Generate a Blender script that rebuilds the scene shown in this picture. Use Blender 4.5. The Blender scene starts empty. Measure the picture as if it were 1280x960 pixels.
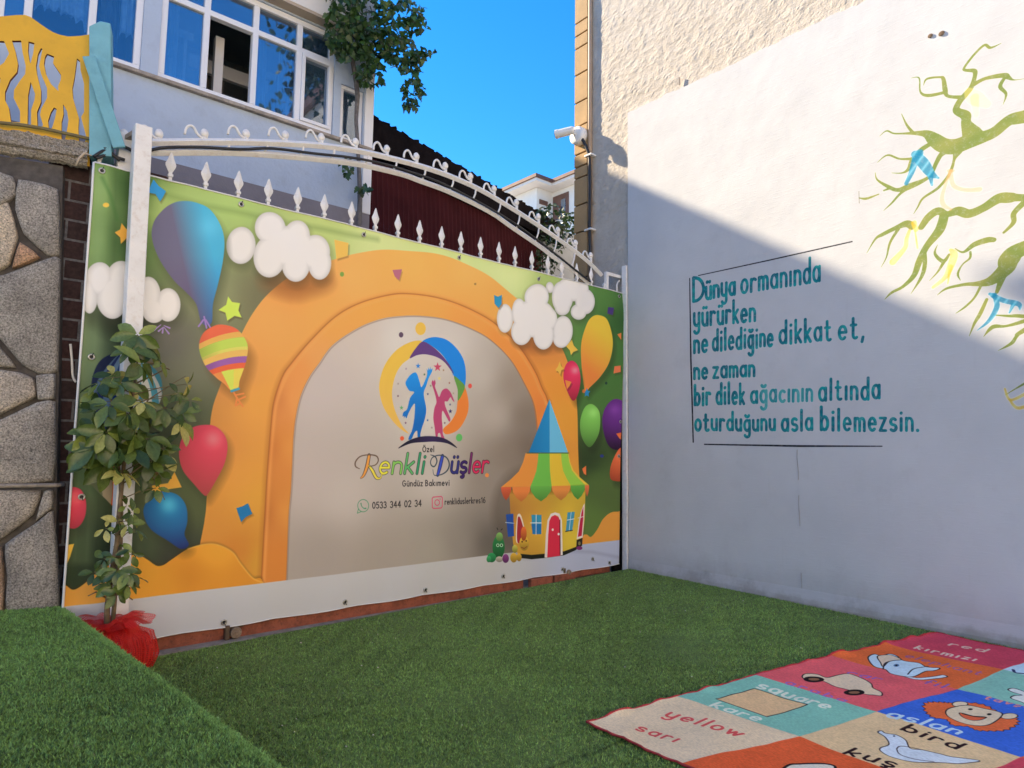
import bpy, math, random
import numpy as np
from mathutils import Vector, Matrix, noise as mnoise
R = math.radians
scene = bpy.context.scene

# ---------------------------------------------------------------- camera
FPX, CX, CY = 829.645, 640.0, 480.0          # focal length and centre in pixels of the 1280 x 960 photograph
YAW, PITCH, ROLL = 0.708979, 0.094792, 0.013595
CAM = np.array([-6.064974, -5.016743, 1.35])
_f = np.array([math.sin(YAW)*math.cos(PITCH), math.cos(YAW)*math.cos(PITCH), math.sin(PITCH)])
_r0 = np.array([math.cos(YAW), -math.sin(YAW), 0.0]); _u0 = np.cross(_r0, _f)
_r = _r0*math.cos(ROLL) + _u0*math.sin(ROLL); _u = -_r0*math.sin(ROLL) + _u0*math.cos(ROLL)
cd = bpy.data.cameras.new('camera'); cam = bpy.data.objects.new('camera', cd); scene.collection.objects.link(cam)
cam.matrix_world = Matrix(((_r[0], _u[0], -_f[0], CAM[0]), (_r[1], _u[1], -_f[1], CAM[1]), (_r[2], _u[2], -_f[2], CAM[2]), (0, 0, 0, 1)))
cd.sensor_fit = 'HORIZONTAL'; cd.sensor_width = 36.0; cd.lens = FPX/1280*36.0
cd.clip_start = 0.05; cd.clip_end = 2000
scene.camera = cam

# ---------------------------------------------------------------- light
SUN_DIR = Vector((-0.36, 1.0, 0.659)).normalized()      # towards the sun: behind the house, a little left of square to the gate
SUN_STRENGTH, SKY_STRENGTH, EXPOSURE = 5.0, 0.118, 1.55
world = bpy.data.worlds.new('World'); scene.world = world; world.use_nodes = True
wn = world.node_tree; bg = wn.nodes['Background']
sky = wn.nodes.new('ShaderNodeTexSky'); sky.sky_type = 'NISHITA'; sky.sun_disc = False
sky.sun_elevation = math.asin(SUN_DIR.z); sky.sun_rotation = math.atan2(SUN_DIR.x, SUN_DIR.y)
sky.air_density = 1.0; sky.dust_density = 0.0; sky.ozone_density = 6.0; sky.altitude = 300
hsv = wn.nodes.new('ShaderNodeHueSaturation'); hsv.inputs['Saturation'].default_value = 1.24   # the deep clear blue of this sky
wn.links.new(sky.outputs[0], hsv.inputs['Color']); wn.links.new(hsv.outputs[0], bg.inputs[0]); bg.inputs[1].default_value = SKY_STRENGTH
sl = bpy.data.lights.new('sun', 'SUN'); sl.energy = SUN_STRENGTH; sl.angle = R(0.9); sl.color = (1.0, 0.81, 0.56)
so = bpy.data.objects.new('sun', sl); scene.collection.objects.link(so)
so.rotation_euler = SUN_DIR.to_track_quat('Z', 'Y').to_euler(); so.location = (-10, 20, 20)
scene.view_settings.view_transform = 'Standard'; scene.view_settings.look = 'None'
scene.view_settings.exposure = EXPOSURE; scene.view_settings.gamma = 1.0; scene.view_settings.use_curve_mapping = False
scene.render.engine = 'CYCLES'
scene.cycles.max_bounces = 7; scene.cycles.transparent_max_bounces = 16
random.seed(7); RNG = np.random.default_rng(7)

# ---------------------------------------------------------------- measuring: a point of the photograph on a plane of the place
def ray(px, py):
    return _f + _r*((px-CX)/FPX) + _u*((CY-py)/FPX)
def gp(px, py, y=0.0):
    d = ray(px, py); return CAM + d*((y-CAM[1])/d[1])
def wp(px, py, x=0.0):
    d = ray(px, py); return CAM + d*((x-CAM[0])/d[0])
def fp(px, py, z=0.0):
    d = ray(px, py); return CAM + d*((z-CAM[2])/d[2])
def vp(px, py, pt, ang):
    n = np.array([-math.sin(ang), math.cos(ang), 0]); d = ray(px, py)
    return CAM + d*(((np.array(pt)-CAM)@n)/(d@n))
def at(px, py, dist):
    d = ray(px, py); return CAM + d*(dist/np.linalg.norm(d))

# ---------------------------------------------------------------- mesh building
class MB:
    def __init__(s): s.v = []; s.f = []; s.smooth = False; s.uv = None
    def add(s, vs, fs):
        k = len(s.v); s.v += [tuple(map(float, q)) for q in vs]; s.f += [tuple(i+k for i in f) for f in fs]
    def box(s, x0, x1, y0, y1, z0, z1, M=None):
        vs = [(x, y, z) for z in (z0, z1) for y in (y0, y1) for x in (x0, x1)]
        if M is not None: vs = [tuple(M @ Vector(q)) for q in vs]
        s.add(vs, [(0, 2, 3, 1), (4, 5, 7, 6), (0, 1, 5, 4), (2, 6, 7, 3), (0, 4, 6, 2), (1, 3, 7, 5)])
    def bar(s, a, b, w, h, up=(0, 0, 1)):
        a = Vector(a); b = Vector(b); d = (b-a); L = d.length; d.normalize()
        sd = d.cross(Vector(up)).normalized(); u = sd.cross(d).normalized()
        M = Matrix(((d.x, sd.x, u.x, a.x), (d.y, sd.y, u.y, a.y), (d.z, sd.z, u.z, a.z), (0, 0, 0, 1)))
        s.box(0, L, -w/2, w/2, -h/2, h/2, M)
    def tube(s, pts, r, n=8, caps=True):
        pts = [Vector(p) for p in pts]; m = len(pts); rr = r if hasattr(r, '__len__') else [r]*m
        vs = []; fs = []; prev = None
        for i, p in enumerate(pts):
            t = (pts[min(i+1, m-1)]-pts[max(i-1, 0)]).normalized()
            if prev is None:
                a = Vector((0, 0, 1)) if abs(t.z) < .9 else Vector((1, 0, 0)); x = t.cross(a).normalized()
            else:
                x = (prev - t*prev.dot(t)).normalized()
            prev = x; y = t.cross(x)
            for k in range(n):
                an = 2*math.pi*k/n; vs.append(p + x*(rr[i]*math.cos(an)) + y*(rr[i]*math.sin(an)))
        for i in range(m-1):
            for k in range(n):
                a = i*n+k; b = i*n+(k+1) % n; fs.append((a, b, b+n, a+n))
        if caps: fs.append(tuple(range(n-1, -1, -1))); fs.append(tuple(range((m-1)*n, m*n)))
        s.add(vs, fs)
    def lathe(s, prof, c, axis='z', n=16, D=None):
        D = Vector(D).normalized() if D is not None else {'x': Vector((1, 0, 0)), 'y': Vector((0, 1, 0)), 'z': Vector((0, 0, 1))}[axis]
        a = Vector((0, 0, 1)) if abs(D.z) < .9 else Vector((1, 0, 0)); x = D.cross(a).normalized(); y = D.cross(x); c = Vector(c)
        vs = []; fs = []
        for (r, h) in prof:
            for k in range(n):
                an = 2*math.pi*k/n; vs.append(c + D*h + x*(r*math.cos(an)) + y*(r*math.sin(an)))
        for i in range(len(prof)-1):
            for k in range(n):
                a_ = i*n+k; b_ = i*n+(k+1) % n; fs.append((a_, b_, b_+n, a_+n))
        fs.append(tuple(range(n-1, -1, -1))); fs.append(tuple(range((len(prof)-1)*n, len(prof)*n)))
        s.add(vs, fs)
    def prism(s, poly, fn, d0, d1):
        """poly 2-D outline; fn(a, b, d) -> world; extruded from d0 to d1 (fan of n-gons)"""
        n = len(poly); vs = [fn(a, b, d0) for a, b in poly] + [fn(a, b, d1) for a, b in poly]
        fs = [tuple(range(n)), tuple(range(2*n-1, n-1, -1))] + [(i, i+n, (i+1) % n+n, (i+1) % n) for i in range(n)]
        s.add(vs, fs)
    def grid(s, nu, nv, fn):
        vs = [fn(i/nu, j/nv) for j in range(nv+1) for i in range(nu+1)]
        fs = [(j*(nu+1)+i, j*(nu+1)+i+1, (j+1)*(nu+1)+i+1, (j+1)*(nu+1)+i) for j in range(nv) for i in range(nu)]
        k = len(s.v); s.add(vs, fs)
        if k == 0: s.uv = [(i/nu, j/nv) for j in range(nv+1) for i in range(nu+1)]

def root_loc(p):
    l = np.zeros(3)
    while p is not None: l = l+np.array(p.location); p = p.parent
    return l
def obj(name, mb, m, parent=None, bevel=0, smooth=False, loc=None, fixn=True):
    me = bpy.data.meshes.new(name); off = root_loc(parent)
    if loc is not None: off = off+np.array(loc)
    me.from_pydata([tuple(np.array(q)-off) for q in mb.v], [], mb.f)
    if mb.uv is not None:
        uvl = me.uv_layers.new(name='uv'); idx = np.empty(len(me.loops), dtype=np.int32); me.loops.foreach_get('vertex_index', idx)
        uvl.data.foreach_set('uv', np.array(mb.uv, dtype=np.float32)[idx].ravel())
    if fixn:
        import bmesh
        bm = bmesh.new(); bm.from_mesh(me); bmesh.ops.recalc_face_normals(bm, faces=bm.faces); bm.to_mesh(me); bm.free()
    o = bpy.data.objects.new(name, me); scene.collection.objects.link(o)
    if m is not None: me.materials.append(m)
    o.parent = parent
    if loc is not None: o.location = loc
    if smooth or mb.smooth:
        me.polygons.foreach_set('use_smooth', [True]*len(me.polygons))
    if bevel:
        b = o.modifiers.new('bevel', 'BEVEL'); b.width = bevel; b.segments = 2; b.limit_method = 'ANGLE'; b.angle_limit = R(40)
    return o
def tag(o, label=None, cat=None, group=None, kind=None):
    if label: o['label'] = label
    if cat: o['category'] = cat
    if group: o['group'] = group
    if kind: o['kind'] = kind
    return o
def thing(name, loc, label, cat, group=None):
    o = bpy.data.objects.new(name, None); scene.collection.objects.link(o); o.location = tuple(map(float, loc)); o.empty_display_size = .1
    return tag(o, label, cat, group)

# ---------------------------------------------------------------- materials
def srgb(r, g, b):
    return tuple((c/255/12.92 if c/255 <= .04045 else ((c/255+.055)/1.055)**2.4) for c in (r, g, b))
class NT:
    def __init__(s, name):
        s.m = bpy.data.materials.new(name); s.m.use_nodes = True; s.t = s.m.node_tree; s.b = s.t.nodes['Principled BSDF']; s.out = s.t.nodes['Material Output']
        s.co = s.n('ShaderNodeTexCoord').outputs['Object']
    def n(s, ty, **kw):
        x = s.t.nodes.new(ty)
        for k, v in kw.items(): setattr(x, k, v)
        return x
    def l(s, a, b): s.t.links.new(a, b)
    def noise(s, scale, detail=4, rough=.55, co=None, dist=0.0):
        x = s.n('ShaderNodeTexNoise'); x.inputs['Scale'].default_value = scale; x.inputs['Detail'].default_value = detail
        x.inputs['Roughness'].default_value = rough; x.inputs['Distortion'].default_value = dist; s.l(co or s.co, x.inputs['Vector']); return x.outputs['Fac']
    def ramp(s, fac, stops):
        x = s.n('ShaderNodeValToRGB'); e = x.color_ramp.elements
        while len(e) < len(stops): e.new(.5)
        for i, (p, c) in enumerate(stops):
            e[i].position = p; e[i].color = (*c, 1) if hasattr(c, '__len__') else (c, c, c, 1)
        s.l(fac, x.inputs[0]); return x.outputs[0]
    def mix(s, a, b, fac, mode='MIX'):
        x = s.n('ShaderNodeMix', data_type='RGBA', blend_type=mode)
        for q, v in ((0, fac), (6, a), (7, b)):
            if hasattr(v, 'is_output'): s.l(v, x.inputs[q])
            elif q == 0: x.inputs[0].default_value = v
            else: x.inputs[q].default_value = (*v, 1)
        return x.outputs[2]
    def map(s, sc, co=None, rot=(0, 0, 0)):
        x = s.n('ShaderNodeMapping'); x.inputs['Scale'].default_value = sc; x.inputs['Rotation'].default_value = rot; s.l(co or s.co, x.inputs[0]); return x.outputs[0]
    def bump(s, h, strength=.3, dist=.01, prev=None):
        x = s.n('ShaderNodeBump'); x.inputs['Strength'].default_value = strength; x.inputs['Distance'].default_value = dist; s.l(h, x.inputs['Height'])
        if prev is not None: s.l(prev, x.inputs['Normal'])
        s.l(x.outputs[0], s.b.inputs['Normal']); return x.outputs[0]
    def col(s, c):
        if hasattr(c, 'is_output'): s.l(c, s.b.inputs['Base Color'])
        else: s.b.inputs['Base Color'].default_value = (*c, 1)
    def set(s, **kw):
        for k, v in kw.items(): s.b.inputs[k.replace('_', ' ')].default_value = v
def mat(name, c, rough=.6, var=.15, vs=6, bump=0, bs=60, metal=0, dirt=None, dirtamt=.5, spec=.5):
    t = NT(name); lo = tuple(q*(1-var) for q in c); hi = tuple(min(q*(1+var), .95) for q in c)
    col = t.ramp(t.noise(vs), [(.3, lo), (.7, hi)])
    if dirt is not None:
        col = t.mix(col, dirt, t.ramp(t.noise(vs*2.7, 8, .7), [(.52, 0.0), (.75, dirtamt)]))
    t.col(col); t.set(Roughness=rough, Metallic=metal); t.b.inputs['Specular IOR Level'].default_value = spec
    if bump: t.bump(t.noise(bs, 6), bump, .01)
    return t.m

# ---------------------------------------------------------------- painted surfaces: art drawn in numpy onto a plane of the place
def lin(c):
    c = np.asarray(c, dtype=np.float32); return np.where(c <= .04045, c/12.92, ((np.maximum(c, 0)+.055)/1.055)**2.4)
def enc(c):
    c = np.clip(np.asarray(c, dtype=np.float32), 0, 1); return np.where(c <= .0031308, c*12.92, 1.055*np.power(np.maximum(c, 1e-6), 1/2.4)-.055)
def spline(pts, closed=True, k=6):
    P = np.array(pts, dtype=np.float64); n = len(P); out = []
    rng = range(n) if closed else range(n-1)
    for i in rng:
        if closed: p0, p1, p2, p3 = P[(i-1) % n], P[i], P[(i+1) % n], P[(i+2) % n]
        else: p0, p1, p2, p3 = P[max(i-1, 0)], P[i], P[i+1], P[min(i+2, n-1)]
        for j in range(k):
            t = j/k; out.append(.5*((2*p1)+(-p0+p2)*t+(2*p0-5*p1+4*p2-p3)*t*t+(-p0+3*p1-3*p2+p3)*t**3))
    if not closed: out.append(P[-1])
    return np.array(out)
def ellipse(cx, cy, rx, ry, rot=0, n=36):
    a = np.linspace(0, 2*np.pi, n, endpoint=False); x = rx*np.cos(a); y = ry*np.sin(a); c, s = math.cos(rot), math.sin(rot)
    return np.stack([cx+x*c-y*s, cy+x*s+y*c], 1)
class Canvas:
    """texture over the rectangle O + u*U + v*V; shapes are given in measured photo coordinates and land where they are on the real plane"""
    def __init__(s, O, U, V, Lu, Lv, W, H, base=(1, 1, 1)):
        s.O, s.U, s.V = map(lambda q: np.array(q, float), (O, U, V)); s.Lu, s.Lv, s.W, s.H = Lu, Lv, W, H
        s.N = np.cross(s.U, s.V); s.img = np.empty((H, W, 3), np.float32); s.img[:] = np.array(base, np.float32); s.a = np.zeros((H, W), np.float32)
    def tex(s, pts):
        pts = np.atleast_2d(np.asarray(pts, float))[:, :2]
        d = _f[None]+_r[None]*((pts[:, :1]-CX)/FPX)+_u[None]*((CY-pts[:, 1:2])/FPX)
        t = ((s.O-CAM)@s.N)/(d@s.N); q = CAM+d*t[:, None]-s.O
        return np.stack([q@s.U/s.Lu*s.W, q@s.V/s.Lv*s.H], 1)
    def photo(s, X, Y):
        p = s.O[None, None]+s.U*(X/s.W*s.Lu)[..., None]+s.V*(Y/s.H*s.Lv)[..., None]-CAM
        z = p@_f; return CX+FPX*(p@_r)/z, CY-FPX*(p@_u)/z
    def box(s, t, m):
        x0, y0 = np.floor(t.min(0)-m).astype(int); x1, y1 = np.ceil(t.max(0)+m).astype(int)
        x0, y0 = max(x0, 0), max(y0, 0); x1, y1 = min(x1, s.W), min(y1, s.H)
        if x1 <= x0 or y1 <= y0: return None
        X, Y = np.meshgrid(np.arange(x0, x1)+.5, np.arange(y0, y1)+.5); return (slice(y0, y1), slice(x0, x1)), X.astype(np.float32), Y.astype(np.float32)
    def put(s, sl, X, Y, cov, color, alpha=1.0):
        if callable(color):
            px, py = s.photo(X, Y); c = color(px, py)
        else: c = np.array(color, np.float32)/255.
        cov = cov*alpha; s.img[sl] = s.img[sl]*(1-cov[..., None])+c*cov[..., None]; s.a[sl] = s.a[sl]*(1-cov)+cov
    def sdist(s, t, X, Y):
        d2 = np.full(X.shape, 1e12, np.float32); ins = np.zeros(X.shape, bool); n = len(t)
        for i in range(n):
            ax, ay = t[i]; bx, by = t[(i+1) % n]; ex, ey = bx-ax, by-ay; L = ex*ex+ey*ey+1e-9
            h = np.clip(((X-ax)*ex+(Y-ay)*ey)/L, 0, 1); dx = X-ax-h*ex; dy = Y-ay-h*ey; np.minimum(d2, dx*dx+dy*dy, out=d2)
            if abs(ey) > 1e-9:
                c = ((ay > Y) != (by > Y)) & (X < ex*(Y-ay)/ey+ax); ins ^= c
        d = np.sqrt(d2); return np.where(ins, -d, d)
    def fill(s, pts, color, smooth=True, soft=1.0, alpha=1.0, k=6):
        p = spline(pts, True, k) if smooth else np.asarray(pts, float)
        t = s.tex(p); b = s.box(t, soft+1)
        if b is None: return
        sl, X, Y = b; d = s.sdist(t, X, Y); s.put(sl, X, Y, np.clip(.5-d/(soft*1.2), 0, 1), color, alpha)
    def blob(s, ells, color, soft=1.0, alpha=1.0, shade=None):
        """union of ellipses; shade(depth 0..1) darkens towards the outline as printed"""
        ts = [s.tex(ellipse(*e)) for e in ells]; b = s.box(np.concatenate(ts), soft+2)
        if b is None: return
        sl, X, Y = b; d = np.full(X.shape, 1e6, np.float32)
        px, py = s.photo(X, Y); depth = np.full(X.shape, -1e6, np.float32)
        for e, t in zip(ells, ts):
            q = 1-np.sqrt(((px-e[0])/e[2])**2+((py-e[1])/e[3])**2)
            np.maximum(depth, q*min(e[2], e[3]), out=depth)
            d = np.minimum(d, s.sdist(t, X, Y))
        cov = np.clip(.5-d/(soft*1.2), 0, 1); c = np.array(color, np.float32)/255.
        if shade: c = c*shade(np.clip(-d, 0, 60), px, py)[..., None]
        s.put(sl, X, Y, cov, (lambda a, b_: c), alpha)
    def stroke(s, pts, w, color, smooth=False, soft=1.0, alpha=1.0):
        P = np.asarray(pts, float)
        if P.shape[1] == 2: P = np.hstack([P, np.full((len(P), 1), w)])
        if smooth and len(P) > 2: P = spline(P, False, 6)
        t = s.tex(P[:, :2]); ta = s.tex(P[:, :2]+np.array([0, 1.0]))-t; tb = s.tex(P[:, :2]+np.array([1.0, 0]))-t; sc = np.sqrt(np.abs(ta[:, 0]*tb[:, 1]-ta[:, 1]*tb[:, 0])); r = P[:, 2]*sc/2
        b = s.box(t, r.max()+soft+1)
        if b is None: return
        sl, X, Y = b; d = np.full(X.shape, 1e6, np.float32)
        for i in range(len(t)-1):
            ax, ay = t[i]; ex, ey = t[i+1]-t[i]; L = ex*ex+ey*ey+1e-9; m = max(r[i], r[i+1])+soft+2
            xa, xb = sorted((ax, ax+ex)); ya, yb = sorted((ay, ay+ey))
            i0 = max(int(ya-m-Y[0, 0]), 0); i1 = max(int(yb+m-Y[0, 0])+2, 0); j0 = max(int(xa-m-X[0, 0]), 0); j1 = max(int(xb+m-X[0, 0])+2, 0)
            x = X[i0:i1, j0:j1]; y = Y[i0:i1, j0:j1]
            if x.size == 0: continue
            h = np.clip(((x-ax)*ex+(y-ay)*ey)/L, 0, 1); q = np.hypot(x-ax-h*ex, y-ay-h*ey)-(r[i]+(r[i+1]-r[i])*h); d[i0:i1, j0:j1] = np.minimum(d[i0:i1, j0:j1], q)
        s.put(sl, X, Y, np.clip(.5-d/(soft*1.2), 0, 1), color, alpha)
    def dot(s, x, y, rx, ry, color, **k): s.fill(ellipse(x, y, rx, ry, n=20), color, smooth=False, **k)
    def star(s, x, y, rx, ry, color, n=5, inner=.42, rot=0):
        a = [rot-math.pi/2+i*math.pi/n for i in range(2*n)]
        s.fill([(x+rx*(1 if i % 2 == 0 else inner)*math.cos(q), y+ry*(1 if i % 2 == 0 else inner)*math.sin(q)) for i, q in enumerate(a)], color, smooth=False)
    def text(s, st, p0, p1, xh, w, color, gap=.42, space=.55, slant=0, alpha=1.0, xh1=None, jit=0, wordcol=None, up=(0, -1)):
        p0 = np.array(p0, float); p1 = np.array(p1, float); adv = 0; items = []
        for ch in st:
            if ch == ' ': adv += space; continue
            g, a = GLYPH[ch]; items.append((ch, g, adv)); adv += a+gap
        adv -= gap; n = len(items)
        for i, (ch, g, x0) in enumerate(items):
            j = RNG.normal(0, 1, 3)*jit
            cl = color(i/(max(n-1, 1))) if callable(color) and color.__code__.co_argcount == 1 else color
            if wordcol and wordcol(i) is not None: cl = wordcol(i)
            for q in g:
                P = []
                for (x, y) in q:
                    X = (x0+x+slant*y)/adv; hh = xh+((xh1 or xh)-xh)*X; b = p0+(p1-p0)*X; yy = (y*(1+j[1]*.5)+j[0]*.5)*hh; P.append((b[0]+up[0]*yy, b[1]+up[1]*yy))
                s.stroke(P, w*(1+j[2]*.6), cl, alpha=alpha)
    def image(s, name, fn):
        rgb = enc(fn(lin(np.clip(s.img, 0, 1))))
        px = np.ones((s.H, s.W, 4), np.float32); px[..., :3] = rgb; px[..., 3] = s.a
        im = bpy.data.images.new(name, s.W, s.H, alpha=True); im.alpha_mode = 'CHANNEL_PACKED'; im.pixels.foreach_set(px.ravel()); im.update(); im.pack(); return im

# hand-lettered stroke alphabet: unit = x-height
def _A(cx, cy, rx, ry, a0, a1, n=14):
    return [(cx+rx*math.cos(R(a0+(a1-a0)*i/n)), cy+ry*math.sin(R(a0+(a1-a0)*i/n))) for i in range(n+1)]
_o = _A(.35, .5, .35, .5, 0, 360, 20); _u1 = [(0, 1)]+_A(.32, .38, .32, .38, 180, 360)+[(.64, 1)]; _st = [(.64, 1), (.64, 0)]
_n = [(0, 0), (0, .62)]+_A(.32, .62, .32, .38, 180, 0)+[(.64, 0)]; _s = _A(.3, .74, .28, .26, 40, 270)+_A(.3, .24, .3, .25, 90, -140)[1:]
_tail = [(.68, 1), (.68, -.3)]+_A(.35, -.3, .33, .33, 0, -150); _dots = [[(.14, 1.42), (.15, 1.46)], [(.5, 1.42), (.51, 1.46)]]
_br = _A(.36, 1.55, .24, .2, 200, 340); _ced = [(.3, 0), (.34, -.16)]+_A(.27, -.3, .13, .13, 60, -140, 8)
GLYPH = {
 'a': ([_o, [(.7, 1), (.7, 0)]], .7), 'b': ([[(0, 1.75), (0, 0)], _o], .7), 'c': ([_A(.37, .5, .35, .5, 50, 310)], .62), 'd': ([_o, [(.7, 1.75), (.7, 0)]], .7),
 'e': ([[(.02, .52), (.69, .52)]+_A(.35, .5, .34, .5, 2, 310)], .68), 'f': ([_A(.5, 1.35, .25, .35, 30, 180)+[(.25, 0)], [(0, .95), (.5, .95)]], .5),
 'g': ([_o, _tail], .7), 'ğ': ([_o, _tail, _br], .7), 'h': ([[(0, 1.75), (0, 0)], _n[1:]], .64), 'i': ([[(.05, 1), (.05, 0)], [(.05, 1.42), (.06, 1.46)]], .1), 'ı': ([[(.05, 1), (.05, 0)]], .1),
 'k': ([[(0, 1.75), (0, 0)], [(.55, 1), (.02, .42)], [(.16, .56), (.58, 0)]], .58), 'l': ([[(.05, 1.75), (.05, 0)]], .1),
 'm': ([[(0, 0), (0, 1)], [(0, .6)]+_A(.25, .65, .25, .35, 180, 0)+[(.5, 0)], [(.5, .6)]+_A(.75, .65, .25, .35, 180, 0)+[(1, 0)]], 1.0),
 'n': ([[(0, 1), (0, 0)], _n[1:]], .64), 'o': ([_o], .7), 'ö': ([_o]+_dots, .7), 'p': ([[(0, 1), (0, -.65)], _o], .7), 'q': ([_o, [(.7, 1), (.7, -.65)]], .7), 'r': ([[(0, 1), (0, 0)], [(0, .55)]+_A(.32, .6, .32, .4, 180, 50)], .5),
 's': ([_s], .58), 'ş': ([_s, _ced], .58), 't': ([[(.2, 1.5), (.2, .25)]+_A(.42, .25, .22, .25, 180, 310), [(0, 1), (.48, 1)]], .55),
 'u': ([_u1, _st], .64), 'ü': ([_u1, _st]+_dots, .64), 'v': ([[(0, 1), (.3, 0), (.6, 1)]], .6), 'w': ([[(0, 1), (.25, 0), (.48, .9), (.72, 0), (.96, 1)]], .96), 'x': ([[(0, 1), (.6, 0)], [(.6, 1), (0, 0)]], .6),
 'y': ([_u1, [(.64, 1), (.64, -.3)]+_A(.32, -.3, .32, .33, 0, -150)], .64), 'z': ([[(0, 1), (.58, 1), (0, 0), (.6, 0)]], .6), 'ç': ([_A(.37, .5, .35, .5, 50, 310), _ced], .62),
 ',': ([[(.12, .06), (.02, -.3)]], .15), '.': ([[(.05, .03), (.06, .06)]], .12),
 'D': ([[(0, 1.65), (0, 0)], [(0, 1.65)]+_A(.1, .82, .72, .82, 90, -90)+[(0, 0)]], .82), 'G': ([_A(.5, .8, .5, .8, 45, 345)+[(.98, .75), (.6, .75)]], 1.0), 'Ö': ([_A(.5, .8, .5, .8, 0, 360, 24), [(.3, 1.95), (.31, 2.0)], [(.7, 1.95), (.71, 2.0)]], 1.0),
 'B': ([[(0, 1.6), (0, 0)], [(0, 1.6)]+_A(.2, 1.22, .4, .38, 90, -90)+[(0, .84)], [(.1, .84)]+_A(.22, .42, .5, .42, 90, -90)+[(0, 0)]], .74),
 '0': ([_A(.4, .8, .4, .8, 0, 360, 24)], .8), '1': ([[(.05, 1.3), (.35, 1.6), (.35, 0)]], .4), '2': ([_A(.4, 1.15, .38, .45, 165, -30)+[(.02, 0), (.8, 0)]], .8),
 '3': ([_A(.36, 1.2, .34, .4, 150, -80)+_A(.36, .4, .4, .42, 80, -150)], .78), '4': ([[(.62, 0), (.62, 1.6), (0, .5), (.85, .5)]], .85), '5': ([[(.74, 1.6), (.12, 1.6), (.1, .92)]+_A(.36, .5, .42, .5, 125, -140)], .8),
 '6': ([_A(.4, .45, .38, .45, 0, 360, 20), [(.62, 1.6), (.3, 1.35), (.08, .9), (.02, .5)]], .8)}
def ink(gain, top=.86, grey=0.0):
    def fn(a):
        q = a*np.array(gain, np.float32); l = q@np.array((.21, .72, .07), np.float32); q = q*(1-grey)+l[..., None]*grey; m = q.max(-1, keepdims=True); return q*np.minimum(1, top/np.maximum(m, 1e-4))
    return fn
def idw(ctrl, pw=2.4):
    C = [(x, y, np.array(c, np.float32)/255.) for x, y, c in ctrl]
    def fn(px, py):
        h, w = px.shape
        if h*w > 60000:          # smooth field: evaluate coarsely and interpolate
            yi = np.unique(np.append(np.arange(0, h, 6), h-1)); xi = np.unique(np.append(np.arange(0, w, 6), w-1)); o = fn(px[np.ix_(yi, xi)], py[np.ix_(yi, xi)])
            fy = np.interp(np.arange(h), yi, np.arange(len(yi))); fx = np.interp(np.arange(w), xi, np.arange(len(xi)))
            y0 = np.minimum(fy.astype(int), len(yi)-2); x0 = np.minimum(fx.astype(int), len(xi)-2); ty = (fy-y0).astype(np.float32)[:, None, None]; tx = (fx-x0).astype(np.float32)[None, :, None]
            q = o[y0]*(1-ty)+o[y0+1]*ty; return q[:, x0]*(1-tx)+q[:, x0+1]*tx
        num = np.zeros(px.shape+(3,), np.float32); den = np.zeros(px.shape, np.float32)
        for x, y, c in C:
            w = 1.0/(((px-x)**2+(py-y)**2)+240.)**(pw/2); num += w[..., None]*c; den += w
        return num/den[..., None]
    return fn
def mixc(a, b, t):
    return np.array(a, np.float32)/255.*(1-t[..., None])+np.array(b, np.float32)/255.*t[..., None]
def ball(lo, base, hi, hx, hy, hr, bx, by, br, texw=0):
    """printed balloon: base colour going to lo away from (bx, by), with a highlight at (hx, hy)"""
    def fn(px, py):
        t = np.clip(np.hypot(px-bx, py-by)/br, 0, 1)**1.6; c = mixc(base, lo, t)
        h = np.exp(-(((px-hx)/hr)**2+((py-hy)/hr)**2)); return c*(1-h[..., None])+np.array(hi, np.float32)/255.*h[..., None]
    return fn

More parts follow.
